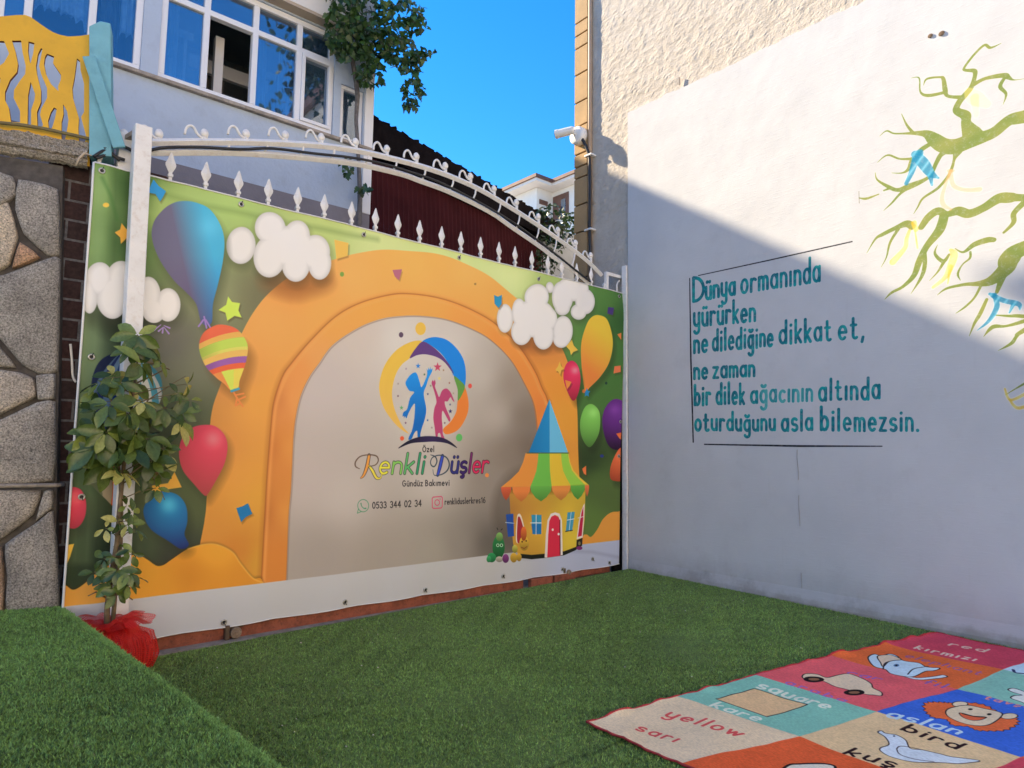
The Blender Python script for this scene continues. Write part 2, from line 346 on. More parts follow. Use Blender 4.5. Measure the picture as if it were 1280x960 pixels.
# ================================================================ the banner art (measured on the gate plane y = 0)
BX0, BX1, BZ0, BZ1 = -5.435, -0.035, 0.05, 3.19
BN = Canvas((BX0, 0, BZ0), (1, 0, 0), (0, 0, 1), BX1-BX0, BZ1-BZ0, 2300, 1337)
def draw_banner(c):
    whole = [(60, 150), (800, 340), (800, 740), (60, 860)]
    c.fill(whole, idw([(130, 240, (122, 148, 84)), (165, 235, (48, 78, 34)), (150, 300, (60, 88, 44)), (125, 300, (112, 138, 82)), (110, 430, (88, 104, 72)), (160, 410, (40, 48, 34)), (100, 560, (58, 76, 44)), (140, 700, (38, 46, 32)), (110, 700, (46, 58, 36)),
        (200, 260, (152, 172, 96)), (245, 262, (150, 172, 98)), (290, 255, (152, 176, 98)), (240, 450, (108, 108, 86)), (215, 430, (98, 94, 84)), (270, 370, (128, 130, 92)), (330, 370, (108, 104, 76)), (215, 520, (82, 86, 62)), (250, 620, (76, 84, 54)), (220, 700, (52, 54, 46)), (180, 680, (66, 78, 56)), (190, 590, (82, 88, 60)),
        (400, 285, (166, 180, 106)), (480, 305, (184, 192, 124)), (560, 322, (184, 194, 122)), (640, 345, (190, 198, 130)), (690, 350, (148, 166, 92)), (755, 375, (72, 112, 52)), (775, 400, (44, 80, 38)), (745, 440, (84, 128, 58)), (770, 450, (60, 100, 46)), (735, 500, (66, 104, 48)), (745, 600, (78, 102, 48)), (735, 580, (40, 54, 30)), (760, 620, (76, 94, 48)), (740, 650, (86, 112, 50))], 3.2), smooth=False)
    for x in (108, 122, 143, 158):      # blotches, and light and shade of vertical folds painted in, at the left edge
        c.stroke([(x+2, 215), (x-6, 520), (x-14, 700)], 6, (30, 44, 26) if x > 135 else (140, 160, 105), soft=26, alpha=.30)
    c.stroke([(128, 222), (138, 245), (146, 275)], 3, (60, 100, 45), soft=10, alpha=.6)
    c.stroke([(190, 238), (260, 258), (340, 275), (470, 300)], 3, (96, 120, 60), soft=22, alpha=.55)
    # clouds at the far left, half behind the gate post
    cl = (208, 202, 196)
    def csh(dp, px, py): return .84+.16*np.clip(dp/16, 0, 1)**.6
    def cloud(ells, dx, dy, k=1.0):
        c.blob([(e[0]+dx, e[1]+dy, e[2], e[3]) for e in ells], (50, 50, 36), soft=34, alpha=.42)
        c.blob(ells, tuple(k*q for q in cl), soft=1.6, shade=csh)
    c.blob([(150, 395, 32, 26)], (30, 38, 24), soft=40, alpha=.5)
    cloud([(124, 349, 17, 21), (152, 350, 20, 24), (140, 372, 20, 27), (112, 370, 10, 22), (168, 365, 18, 25)], 2, 14, .96)
    cloud([(185, 370, 16, 24), (210, 381, 15.5, 21), (192, 388, 15, 16)], 2, 8)
    # main orange arch with its printed groove and inner roll
    outer = [(246, 760), (257, 640), (259, 600), (263, 523), (275, 482), (300, 421), (319, 387), (341, 362), (375, 338), (419, 324), (441, 318), (475, 313), (519, 314), (550, 319), (581, 329), (612, 346), (644, 371), (672, 395), (690, 418), (704, 440), (714, 470), (720, 500), (722, 560), (722, 740), (660, 760), (500, 790), (330, 800)]
    c.fill([(x+3, y+6) for x, y in outer], (70, 62, 36), soft=22, alpha=.4)
    c.fill(outer, idw([(300, 600, (206, 140, 58)), (270, 650, (192, 128, 50)), (270, 560, (196, 128, 62)), (285, 480, (184, 122, 62)), (300, 470, (206, 140, 70)), (320, 500, (212, 146, 60)), (320, 620, (202, 144, 48)), (300, 690, (186, 112, 40)), (322, 700, (192, 140, 44)), (340, 400, (222, 158, 80)), (370, 360, (188, 120, 60)), (400, 350, (200, 138, 72)), (440, 345, (232, 174, 90)), (510, 335, (238, 180, 84)), (580, 350, (240, 184, 92)), (640, 395, (230, 164, 72)), (400, 385, (222, 160, 76)), (490, 360, (228, 166, 82)), (580, 370, (224, 158, 74)), (690, 440, (196, 124, 56)), (672, 430, (186, 112, 48)), (700, 480, (222, 140, 46)), (712, 520, (216, 146, 44)), (716, 600, (214, 146, 44)), (700, 560, (200, 130, 44))], 2.6))
    groove = [(324, 740), (326, 730), (330.6, 640), (333.7, 586), (338, 534), (342, 502), (352.5, 471), (364, 454), (387, 427), (419, 396), (450, 379), (487, 369), (512, 368), (544, 372), (575, 381), (606, 396), (628, 412), (648, 432), (668, 463), (677, 484), (684, 500), (688, 530), (690, 740)]
    c.stroke(groove, 7, (150, 84, 36), smooth=True, soft=16, alpha=.45)
    c.fill(groove+[(500, 790)], idw([(345, 700, (196, 118, 46)), (333, 640, (176, 100, 44)), (352, 640, (206, 136, 58)), (342, 560, (184, 106, 48)), (358, 560, (208, 138, 62)), (349, 500, (188, 112, 56)), (366, 500, (216, 146, 76)), (372, 455, (206, 132, 66)), (395, 445, (218, 152, 82)), (420, 405, (226, 158, 74)), (470, 385, (238, 168, 76)), (530, 382, (242, 172, 80)), (590, 400, (236, 158, 72)), (630, 430, (226, 142, 60)), (660, 475, (216, 130, 54)), (676, 520, (206, 116, 48)), (676, 560, (200, 110, 46))], 3))
    c.stroke(groove, 1.6, (140, 72, 34), smooth=True, soft=3, alpha=.55)
    c.stroke([(x+3 if x < 500 else x-2.5, y+3.5) for x, y in groove], 2.5, (236, 176, 96), smooth=True, soft=8, alpha=.35)
    inner = [(352, 800), (357.5, 725), (360, 647), (363, 610), (365.5, 560), (366.5, 545), (369, 523), (375, 496), (386, 472), (398, 455), (416, 431), (447, 410), (475, 399), (500, 395.3), (525, 395), (556, 399), (587, 410), (612, 424), (637, 449), (655, 480), (666, 505), (670, 537), (671, 580), (671, 800), (500, 830)]
    c.fill([(x, y) for x, y in inner], (120, 70, 34), soft=6, alpha=.7)
    c.fill(inner, idw([(400, 480, (178, 165, 158)), (380, 600, (174, 160, 152)), (450, 420, (184, 170, 158)), (500, 430, (192, 184, 174)), (560, 440, (188, 178, 168)), (540, 520, (190, 182, 172)), (540, 600, (178, 167, 156)), (430, 620, (176, 164, 154)), (400, 690, (152, 140, 130)), (480, 690, (150, 138, 126)), (600, 470, (172, 162, 150)), (620, 520, (166, 154, 142)), (640, 480, (138, 124, 110)), (655, 520, (118, 104, 90)), (660, 560, (104, 90, 78)), (640, 570, (126, 112, 98)), (615, 600, (134, 122, 110)), (612, 680, (92, 84, 76)), (575, 680, (134, 124, 112)), (540, 690, (150, 140, 126))], 2.8))
    c.stroke([(x+1, y+1) for x, y in inner[1:23]], 1.2, (120, 96, 78), smooth=True, soft=4, alpha=.7)
    # orange mounds and the white printed floor
    org = idw([(120, 745, (206, 142, 52)), (180, 720, (212, 148, 40)), (200, 740, (206, 138, 34)), (270, 690, (216, 150, 42)), (240, 720, (190, 120, 30)), (300, 720, (196, 126, 34)), (260, 730, (200, 130, 34)), (750, 660, (206, 138, 52)), (740, 678, (212, 140, 48))], 2.5)
    mound = [(60, 724), (81, 731), (92, 737.5), (105, 730), (120, 716), (135, 704), (160, 694.5), (175, 695), (185, 700), (192, 705), (197.5, 707.5), (205, 706), (215, 699), (235, 686), (255, 680.5), (272, 681), (290, 690), (300, 704), (315, 722), (328, 728), (328, 790), (60, 800)]
    c.fill([(x, y-1.5) for x, y in mound], (66, 46, 20), soft=10, alpha=.5); c.fill(mound, org)
    c.stroke(mound[13:20], 1.4, (236, 178, 74), smooth=True, soft=3, alpha=.7)
    c.fill([(79, 700), (86, 681), (93, 680), (88, 696), (79, 716)], (222, 172, 52), smooth=False)
    m2 = [(722, 700), (727, 672), (732.5, 668), (738, 671), (745.7, 662), (753, 649), (762.5, 641), (772, 639.5), (790, 641), (790, 720)]
    c.fill(m2, org)
    c.fill([(60, 761), (161, 749), (400, 720), (606, 694.5), (790, 673), (800, 800), (60, 880)], idw([(200, 770, (172, 171, 174)), (400, 740, (174, 171, 170)), (600, 705, (172, 168, 164)), (740, 690, (162, 166, 186))]), smooth=False)
    c.stroke([(700, 688), (740, 690), (775, 697)], 3, (130, 134, 156), soft=12, alpha=.5)
    # clouds on the arch
    c.blob([(372, 352, 46, 20)], (120, 70, 36), soft=46, alpha=.5)
    cloud([(301, 307, 18, 23), (337.5, 285, 20, 20.5), (336.5, 321, 20, 26), (371, 296, 16, 20.5), (369.4, 330, 17.8, 22.5), (393, 316, 19, 22), (399, 329, 14.6, 21), (360, 308, 32, 26)], 1, 5, .99)
    cloud([(686.5, 359.5, 5.5, 7), (702, 371.5, 13, 20), (716, 361, 20, 16), (730.6, 376.7, 13, 16.3), (702, 383.6, 9.5, 11), (722, 390, 10, 10)], 0, 4, .97)
    c.blob([(675, 425, 38, 16)], (120, 66, 40), soft=36, alpha=.45)
    cloud([(631, 398, 10, 18), (649, 391, 9.5, 18), (670.5, 371.6, 14.6, 16.3), (651.6, 414.5, 13, 17), (679, 418, 13, 19), (686, 399, 10, 14), (703, 414, 12, 19), (701, 424, 10, 11), (668, 398, 26, 24)], 0, 3, 1.0)
    # balloons
    def bal(pts, lo, base, hi, hx, hy, hr, bx, by, br, sh=.35):
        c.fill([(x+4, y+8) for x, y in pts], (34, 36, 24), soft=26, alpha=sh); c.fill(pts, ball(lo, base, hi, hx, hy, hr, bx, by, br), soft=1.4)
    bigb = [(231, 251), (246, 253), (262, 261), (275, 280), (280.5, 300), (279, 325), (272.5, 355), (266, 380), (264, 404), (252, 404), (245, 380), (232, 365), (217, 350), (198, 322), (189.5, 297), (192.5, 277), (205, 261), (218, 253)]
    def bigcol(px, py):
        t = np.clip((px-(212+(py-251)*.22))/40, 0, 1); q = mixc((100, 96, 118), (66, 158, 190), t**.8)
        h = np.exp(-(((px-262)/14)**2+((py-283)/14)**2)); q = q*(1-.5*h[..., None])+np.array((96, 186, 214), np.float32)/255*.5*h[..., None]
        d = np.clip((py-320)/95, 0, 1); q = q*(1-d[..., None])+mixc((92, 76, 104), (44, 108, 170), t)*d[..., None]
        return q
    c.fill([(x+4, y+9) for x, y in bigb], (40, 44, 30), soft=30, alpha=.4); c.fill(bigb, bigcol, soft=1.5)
    for a, b in (((254, 400), (248, 408)), ((257, 400), (263, 410)), ((255, 396), (258, 410))): c.stroke([a, b], 2, (142, 112, 168))
    def balloon_stripes(px, py):
        y = py+.26*(px-279)-((px-279)/30)**2*4
        st = [(0, (226, 104, 70)), (418, (232, 176, 84)), (425, (172, 190, 74)), (437, (196, 188, 84)), (441, (232, 184, 92)), (449, (142, 88, 150)), (457, (216, 96, 58)), (464, (222, 148, 76))]
        o = np.zeros(px.shape+(3,), np.float32)
        for i, (v, q) in enumerate(st):
            m = y >= v; o[m] = np.array(q, np.float32)/255.
        sk = (y > 464)
        for lo_, hi_, q in ((0, .35, (220, 138, 70)), (.35, .75, (188, 198, 74)), (.75, 2, (226, 204, 80))):
            f = (px-(262+(py-464)*.95))/np.maximum(40-(py-464)*1.3, 6); m = sk & (f >= lo_) & (f < hi_); o[m] = np.array(q, np.float32)/255.
        return o*(.86+.14*np.clip((px-252)/24, 0, 1))[..., None]
    hot = [(279, 406), (296.7, 412), (309, 430), (307.5, 451), (303, 465), (299, 476), (297, 486), (288.5, 488), (280, 480), (269.6, 472), (256, 457), (248.5, 435), (253, 417.6), (266, 408)]
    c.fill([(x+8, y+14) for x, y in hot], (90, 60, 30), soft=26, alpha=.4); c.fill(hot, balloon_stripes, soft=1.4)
    c.stroke([(289, 489), (298, 486)], 3, (60, 140, 165)); [c.stroke(q, 2.2, (206, 122, 62)) for q in (((292, 491), (297, 500), (306, 496)), ((296, 497), (294, 507), (300, 504)), ((297, 499), (303, 508)), ((294, 494), (304, 492)))]
    bal([(256, 531), (270, 533.5), (281, 545), (284, 560), (280, 580), (270, 600), (260, 617), (255, 619), (243, 606), (228, 587), (223.5, 565), (228, 546), (240, 534.5)], (150, 62, 62), (206, 66, 86), (240, 124, 132), 266, 549, 9, 258, 550, 72)
    c.fill([(218, 590), (227, 609), (207.5, 612), (190, 620), (190, 607), (210, 604)], (228, 168, 62), smooth=False)
    bal([(206, 614), (222.5, 619), (232.5, 632.5), (234, 652), (230.5, 668), (236, 681), (226, 686), (210, 676), (188, 661), (179, 641), (184, 625), (194, 616.5)], (34, 40, 92), (32, 112, 164), (66, 164, 200), 211, 631, 10, 213, 632, 58)
    teal = [(117, 466), (127, 449), (147, 441), (168, 443), (186, 455), (200, 470), (202.5, 492), (196, 510), (184, 526), (166, 548), (150, 560), (136, 545), (122, 520), (114, 490)]
    def stripes(cols, x0, x1, top, bot, mid):
        def fn(px, py):
            b = np.sin(np.clip((py-top)/(bot-top), 0, 1)*np.pi)**.8+.02; f = np.clip((px-mid)/((x1-x0)/2*b), -1, 1); i = ((np.arcsin(f)/np.pi+.5)*.999*len(cols)).astype(int)
            return (np.array(cols, np.float32)/255.)[i]*(1-.3*np.abs(f)**3)[..., None]
        return fn
    c.fill(teal, stripes([(30, 42, 78), (96, 120, 140), (32, 46, 90), (92, 116, 140), (34, 60, 100), (190, 186, 172), (72, 148, 166), (206, 202, 190), (76, 152, 168), (204, 204, 196), (72, 150, 166)], 112, 204, 436, 575, 159), soft=1.4)
    c.fill([(106, 572), (108, 592), (115, 607), (130, 622), (147, 636), (156, 622), (160, 590), (150, 566), (128, 558)], stripes([(70, 84, 56), (128, 110, 84), (92, 96, 66), (150, 132, 104), (198, 90, 38), (206, 196, 176), (198, 90, 38)], 104, 166, 540, 655, 134), soft=1.4)
    bal([(88, 609), (101, 612), (107.5, 626), (106.5, 645), (98, 659), (85, 659), (70, 640), (74, 616)], (130, 40, 50), (198, 56, 76), (220, 90, 100), 95, 622, 8, 92, 626, 44)
    yb = lambda px, py: mixc((216, 178, 46), (214, 122, 50), np.clip((py-405-(px-740)*.8)/62, 0, 1)**1.2)
    bal([(748, 394), (758, 399), (764, 416), (765, 433), (760, 454), (749.5, 471), (737, 484), (731, 490), (729, 480), (726, 452), (726, 427), (732, 406), (739, 396.5)], (204, 118, 48), (214, 172, 44), (222, 186, 60), 748, 410, 10, 750, 408, 80); c.fill([(748, 394), (758, 399), (764, 416), (765, 433), (760, 454), (749.5, 471), (737, 484), (731, 490), (729, 480), (726, 452), (726, 427), (732, 406), (739, 396.5)], yb, soft=1.4)
    c.star(733, 491, 4.5, 6, (30, 116, 164), 5, .5); c.dot(729, 489, 2, 2.4, (206, 110, 50))
    bal([(715, 451), (722, 458), (725, 473), (723, 489), (718, 500), (712.6, 498), (704.5, 478), (704, 464), (708, 454)], (140, 34, 50), (208, 46, 84), (236, 130, 146), 718, 463, 4.5, 717, 466, 36)
    bal([(739, 505), (748, 513), (750, 528), (747, 545), (736.5, 559), (727, 547), (724.6, 528), (730, 510)], (64, 100, 42), (116, 182, 74), (140, 200, 96), 741, 516, 6, 740, 518, 42)
    bal([(767, 499), (780, 503), (792, 520), (792, 548), (778, 561), (765, 561), (757, 550), (752.4, 528), (756, 510)], (40, 18, 44), (104, 46, 130), (120, 60, 146), 768, 512, 6, 772, 515, 46)
    bal([(777, 559), (790, 570), (790, 598), (767, 601), (762, 592), (766, 575)], (150, 60, 34), (206, 96, 52), (214, 110, 64), 775, 570, 6, 776, 572, 30)
    # confetti
    P = lambda pts, col: (c.fill([(x+1.5, y+2.5) for x, y in pts], (60, 44, 26), smooth=False, soft=5, alpha=.35), c.fill(pts, col, smooth=False))
    P([(191, 225), (198, 233), (207.5, 239), (204, 246), (200, 252), (194, 243), (184, 241)], (46, 136, 192))
    P([(285, 370.5), (290, 377.5), (300, 379), (298, 388), (302, 397), (293, 395), (284, 401), (281.5, 391), (273, 387.5), (282.5, 381)], (184, 204, 74))
    P([(405+12, 300), (435, 304), (434, 320), (420, 324)], (236, 188, 84)); c.dot(427, 343, 2.6, 3, (110, 140, 60)); c.dot(594, 355, 1.5, 1.5, (150, 110, 60))
    P([(489, 338), (501.5, 337), (497.5, 351), (492, 346)], (164, 94, 112)); P([(617, 369), (622, 371), (627, 368.6), (626.6, 380), (623, 385), (618, 380)], (34, 128, 166))
    P([(714, 425), (716.5, 432), (721.7, 437.7), (716, 440), (713, 444), (711.5, 438), (707, 433)], (228, 184, 66)); P([(699, 452), (701, 458), (704, 461), (701, 463), (699.7, 468.7), (697, 464), (693.7, 462.7), (697, 458)], (228, 180, 66))
    P([(705.7, 475), (713.7, 477.5), (711, 483), (708, 486.6)], (222, 134, 56)); P([(759, 384), (766, 385), (765, 394), (758.5, 392)], (64, 48, 104)); P([(771, 418), (776, 416), (776, 425)], (200, 112, 50)); P([(767, 458), (775, 457), (775, 465), (766, 467)], (206, 106, 64)); P([(770, 542), (779, 540), (779, 551), (774, 548)], (208, 100, 50)); P([(727, 586), (732, 582), (732, 594), (729, 592)], (206, 106, 50))
    P([(295, 635), (302, 633), (309.5, 629), (312, 636), (315, 642), (307, 646), (301, 652.5), (298, 644)], (28, 108, 160)); P([(152, 279), (158, 286), (166, 290), (160, 296), (151, 305), (150, 297), (143, 291), (150, 287)], (210, 152, 52)); c.dot(132, 257, 4, 3, (216, 176, 64)); c.dot(757, 472+7, 1.6, 1.8, (34, 60, 50)); c.dot(752, 570, 2.4, 2, (40, 50, 110))
    for a, b in (((192, 413), (201, 406)), ((198, 414), (204, 409)), ((203, 416), (204, 409)), ((211, 417), (205, 409)), ((212, 410), (205, 407))): c.stroke([(*a, 2.2), (*b, 1)], 2, (146, 120, 168))
    # toy house
    c.blob([(655, 640, 40, 55)], (70, 60, 50), soft=40, alpha=.4)
    B = [(636, 612), (731, 612), (730, 650), (727, 675), (719, 686.5), (704, 692), (681, 695), (664, 696.5), (648, 695), (641, 680), (638, 650)]
    c.fill(B, idw([(640, 640, (150, 96, 44)), (655, 650, (188, 134, 46)), (660, 630, (176, 122, 46)), (672, 620, (186, 140, 44)), (672, 660, (208, 158, 46)), (660, 688, (178, 130, 40)), (710, 640, (210, 176, 42)), (715, 670, (206, 178, 44)), (728, 640, (176, 140, 40)), (690, 618, (170, 130, 40)), (715, 618, (190, 158, 44))], 3), smooth=False)
    c.fill([(648, 692), (664, 693.5), (681, 692), (704, 689), (719, 683.5), (725, 676), (719, 687.5), (704, 694), (681, 697.5), (664, 699), (647, 697)], (28, 30, 22), smooth=False)
    for seg in range(1):
        c.fill([(632, 643), (641, 642), (642, 670), (634.5, 671)], (34, 70, 140), smooth=False); c.stroke([(631.5, 653), (642, 654)], .8, (150, 170, 190))
        c.fill([(645, 690-12), (645.5, 648), (648, 642), (651, 645), (654, 656), (657, 672)], (206, 190, 170)); c.fill([(646.2, 678), (646.4, 650), (648, 645.5), (650, 648), (653, 658), (655, 672)], (150, 42, 46))
        c.fill([(663.5, 643.5), (676, 643.5), (675.8, 667.5), (665, 667.5)], (44, 130, 160), smooth=False); c.fill([(663.5, 655), (676, 655), (675.8, 667.5), (665, 667.5)], (28, 104, 158), smooth=False); c.stroke([(669.3, 643), (669.3, 668)], .9, (206, 206, 206)); c.stroke([(662.5, 653.5), (676, 653.5)], .9, (206, 206, 206))
        c.fill([(680.5, 697), (681.5, 668), (683.5, 650), (687.5, 642), (693, 640.3), (698.5, 642), (701.5, 650), (702.5, 693.5), (699.6, 694), (698.8, 651), (697, 645), (692.5, 643.5), (688, 646), (685.5, 652), (684.5, 672), (683.8, 697)], (212, 196, 188), smooth=False)
        c.fill([(683.8, 697), (684.5, 668), (685.8, 651), (688.5, 645.5), (693, 643.8), (697.5, 646.5), (699.2, 652), (699.6, 694.5)], (196, 38, 62), smooth=False); c.stroke([(699, 650), (699.4, 693)], 1.2, (60, 24, 28))
        c.dot(690, 662, 1.3, 1.6, (222, 206, 200)); c.dot(697.5, 667.5, 1.4, 1.6, (222, 206, 200))
        c.fill([(708.5, 640.5), (717.5, 639.5), (714.6, 662.5), (706.4, 664)], (54, 134, 164), smooth=False); c.stroke([(713, 640), (710.5, 664)], .8, (196, 206, 210)); c.stroke([(708, 650), (716.6, 648.5)], .8, (206, 206, 206)); c.stroke([(706, 664.2), (714.6, 662.8)], 1, (30, 46, 46))
        c.fill([(720, 674), (722.5, 652), (725, 640), (728, 632), (729.8, 629), (729.6, 640), (727.6, 672)], (212, 196, 188), smooth=False); c.fill([(721.5, 671), (724, 652), (726, 640), (728.3, 633), (728.2, 646), (726.4, 669.5)], (176, 32, 60), smooth=False); c.stroke([(721.5, 647.4), (729, 645.5)], .8, (212, 196, 188))
        c.fill([(720, 675), (727.5, 672), (727, 682), (719.5, 687)], (36, 34, 30), smooth=False); c.dot(723.5, 685, 4, 2.4, (112, 40, 96)); c.dot(723.5, 679, 1.6, 2.4, (120, 110, 70))
    def edge(t, top):    # flared roof skirt
        return (656+(709.5-656)*t, 566.5) if top else (626+(735.6-626)*t, 609-2.6*t)
    skc = [(0, .16, (222, 138, 52), (222, 138, 52)), (.16, 0, 0, 0)]
    tb = [0, .33, .57, .79, .955, 1.0]; tt = [0, .30, .56, .83, .99, 1.0]
    cols = [(224, 140, 54), (98, 168, 62), (224, 184, 42), (136, 184, 56), (206, 178, 50)]
    for i, q in enumerate(cols):
        def side(a, b):
            p = edge(a, True); e = edge(b, False); m = ((p[0]*.56+e[0]*.44)+(.5-b)*10, (p[1]+e[1])/2+1.5); return [p, ((p[0]+m[0])/2+(.5-b)*2, (p[1]+m[1])/2), m, ((m[0]+e[0])/2+(.5-b)*2, (m[1]+e[1])/2), e]
        L = side(tt[i], tb[i]); Rr = side(tt[i+1], tb[i+1]); c.fill(L+Rr[::-1], q, smooth=False)
    sc = [(0, .115, 15, (194, 84, 50)), (.125, .33, 17, (224, 126, 56)), (.33, .57, 17, (92, 160, 62)), (.57, .785, 16.5, (222, 136, 58)), (.785, .955, 16, (90, 158, 58)), (.95, 1.0, 13, (214, 110, 60))]
    c.stroke([(632, 612), (680, 614), (732, 610)], 5, (80, 56, 24), soft=16, alpha=.5)
    for a, b, d, q in sc:
        p, e = edge(a, False), edge(b, False); w = e[0]-p[0]
        c.fill([p, (p[0]+.04*w, p[1]+.38*d), (p[0]+.24*w, p[1]+.82*d), (p[0]+.5*w, p[1]+d+1.5), (e[0]-.24*w, e[1]+.82*d), (e[0]-.04*w, e[1]+.38*d), e], lambda px, py, q=q, y0=p[1], d=d: mixc(q, tuple(.78*v for v in q), np.clip((py-y0)/d, 0, 1)), smooth=False)
    c.fill([(686.5, 499), (709, 565.5), (686, 566)], (94, 168, 198), smooth=False); c.fill([(686.5, 499), (686, 566), (660, 565.5)], lambda px, py: mixc((22, 108, 158), (26, 122, 172), np.clip((px-664)/20, 0, 1)), smooth=False); c.stroke([(658, 566.3), (710, 566.3)], 1.2, (40, 84, 60), alpha=.7)
    # little toys beside the house (generic)
    for x, y, rx, ry, q in ((623, 684, 7.6, 14.5, (40, 118, 62)), (614.5, 697, 5.5, 6, (42, 140, 78)), (611, 699, 3, 4, (56, 156, 92)), (624, 699, 4.5, 3.6, (176, 168, 150)), (631.7, 698, 4, 5.6, (126, 58, 118)), (641.5, 697, 4.3, 6, (206, 160, 44)), (648, 696.5, 3.2, 5, (204, 156, 42)), (643, 686, 3.4, 5, (182, 176, 66)), (654.5, 679, 6, 9, (216, 168, 48)), (654, 667, 3.6, 9, (216, 104, 44)), (624, 671, 4.2, 5.6, (120, 168, 84))):
        c.dot(x, y, rx, ry, (lambda px, py, q=q, x=x, y=y, rx=rx, ry=ry: mixc(q, tuple(.62*v for v in q), np.clip((py-y+ry)/(2*ry), 0, 1))))
    for x, y in ((622, 681.5), (626.5, 681.5)): c.dot(x, y, 2, 2.2, (150, 190, 150)); c.dot(x, y, 1, 1.2, (20, 40, 26))
    for x, y in ((652, 677), (657, 676)): c.dot(x, y, .9, 1.1, (60, 30, 20))
    c.stroke([(651, 684), (654.5, 685.5), (658, 683)], .9, (120, 60, 30)); c.stroke([(622, 662), (621, 660)], 1, (40, 44, 36)); c.stroke([(626, 662.5), (627.5, 661)], 1, (40, 44, 36))
    # logo
    Z = lambda pts: [(460+x/5.65, 400+y/5.65) for x, y in pts]
    c.dot(525, 411, 6.6, 8, (228, 182, 70)); c.dot(500.5, 418.7, 2.8, 3.4, (86, 66, 84)); c.dot(587, 482.5, 2.4, 3, (206, 72, 60)); c.dot(573.7, 547, 4, 4.8, (86, 164, 84)); c.dot(502.4, 548, 2.5, 2.8, (214, 84, 44))
    c.fill(Z([(375, 150), (300, 155), (200, 210), (120, 310), (80, 430), (80, 520), (110, 620), (170, 710), (230, 770), (287, 802), (240, 745), (190, 640), (168, 540), (175, 450), (200, 370), (240, 310), (290, 270), (330, 205)]), lambda px, py: mixc((228, 184, 66), (208, 164, 74), np.clip((py-460)/70, 0, 1)))
    lid = [(290, 270), (330, 204), (380, 154), (440, 180), (510, 240), (570, 315), (602, 382), (540, 302), (480, 262), (400, 243), (340, 250)]
    c.fill(Z([(380, 154), (430, 127), (490, 123), (560, 145), (630, 210), (675, 290), (688, 380), (680, 468), (650, 430), (602, 395), (565, 310), (510, 235), (440, 180)]), (18, 118, 198)); c.fill(Z(lid), (88, 58, 112))
    c.fill(Z([(680, 475), (705, 560), (705, 640), (680, 710), (640, 770), (590, 800), (545, 805), (530, 770), (580, 720), (620, 650), (632, 565), (660, 530)]), (226, 124, 46)); c.fill(Z([(604, 398), (650, 430), (681, 470), (660, 530), (632, 568), (630, 490)]), (88, 136, 58))
    c.fill(Z([(330, 370), (347, 392), (365, 450), (375, 475), (395, 440), (415, 385), (411, 345), (420, 360), (424, 336), (431, 354), (437, 330), (440, 352), (452, 342), (447, 368), (425, 412), (410, 460), (392, 510), (397, 560), (410, 630), (400, 700), (380, 760), (368, 812), (372, 830), (350, 832), (346, 782), (325, 800), (308, 838), (285, 846), (290, 822), (310, 780), (325, 700), (330, 595), (310, 610), (284, 660), (270, 695), (262, 680), (252, 694), (254, 676), (243, 682), (250, 650), (275, 630), (295, 550), (325, 510), (290, 500), (270, 470), (262, 445), (275, 415), (300, 385)]), lambda px, py: mixc((20, 128, 204), (12, 92, 166), np.clip((py-470)/60, 0, 1)), k=3)
    c.fill(Z([(455, 424), (462, 436), (468, 422), (475, 445), (470, 470), (485, 510), (500, 545), (515, 510), (530, 490), (555, 485), (580, 510), (596, 545), (608, 580), (590, 562), (580, 545), (560, 575), (540, 575), (545, 610), (565, 660), (581, 700), (572, 718), (550, 680), (525, 640), (520, 690), (526, 760), (528, 805), (541, 838), (520, 836), (508, 800), (494, 802), (490, 830), (478, 826), (470, 760), (460, 690), (468, 620), (482, 580), (470, 520), (455, 475), (446, 445)]), (166, 62, 100), k=3)
    c.fill(Z([(212, 907), (280, 855), (360, 826), (440, 820), (520, 830), (585, 862), (628, 904), (560, 872), (480, 860), (400, 862), (300, 872)]), lambda px, py: mixc((30, 28, 44), (52, 38, 76), np.clip(1-np.abs(px-540)/30, 0, 1)))
    for x, y, r_, q in ((350, 325, 18, (34, 110, 186)), (488, 333, 30, (178, 66, 92)), (235, 620, 15, (90, 150, 96)), (580, 645, 15, (40, 40, 90)), (500, 413, 13, (216, 200, 110))): c.star(460+x/5.65, 400+y/5.65, r_/5.65, r_*1.15/5.65, q)
    for x, y, q in ((395, 385, (60, 90, 70)), (420, 523, (50, 60, 100)), (420, 708, (40, 80, 140)), (210, 537, (90, 60, 70)), (265, 727, (100, 60, 90)), (265, 345, (150, 130, 140)), (210, 450, (150, 130, 120)), (530, 355, (140, 110, 80)), (572, 445, (140, 90, 80)), (578, 597, (70, 70, 110)), (541, 727, (110, 70, 90)), (450, 760, (140, 120, 120)), (440, 465, (120, 120, 90)), (600, 518, (150, 140, 110))): c.star(460+x/5.65, 400+y/5.65, 1.5, 1.8, q)
    # lettering
    ink = (42, 38, 40)
    c.text('Özel', (528.3, 564.8), (542.3, 564.6), 4.1, 1.0, ink); c.text('Gündüz Bakımevi', (503, 607.8), (561.5, 606.8), 4.3, 1.0, ink, gap=.45)
    c.text('0533 344 02 34', (465.2, 635.4), (526.5, 632.6), 4.7, 1.1, ink, gap=.4, space=.9); c.text('renkliduslerkres16', (556.3, 630.6), (606.4, 628.4), 4.2, .9, ink, gap=.42)
    rb = [(232, 150, 60), (222, 208, 50), (96, 168, 88), (50, 142, 96), (60, 150, 120)]; rb2 = [(44, 46, 110), (52, 30, 90), (110, 40, 90), (190, 40, 80), (200, 44, 70)]
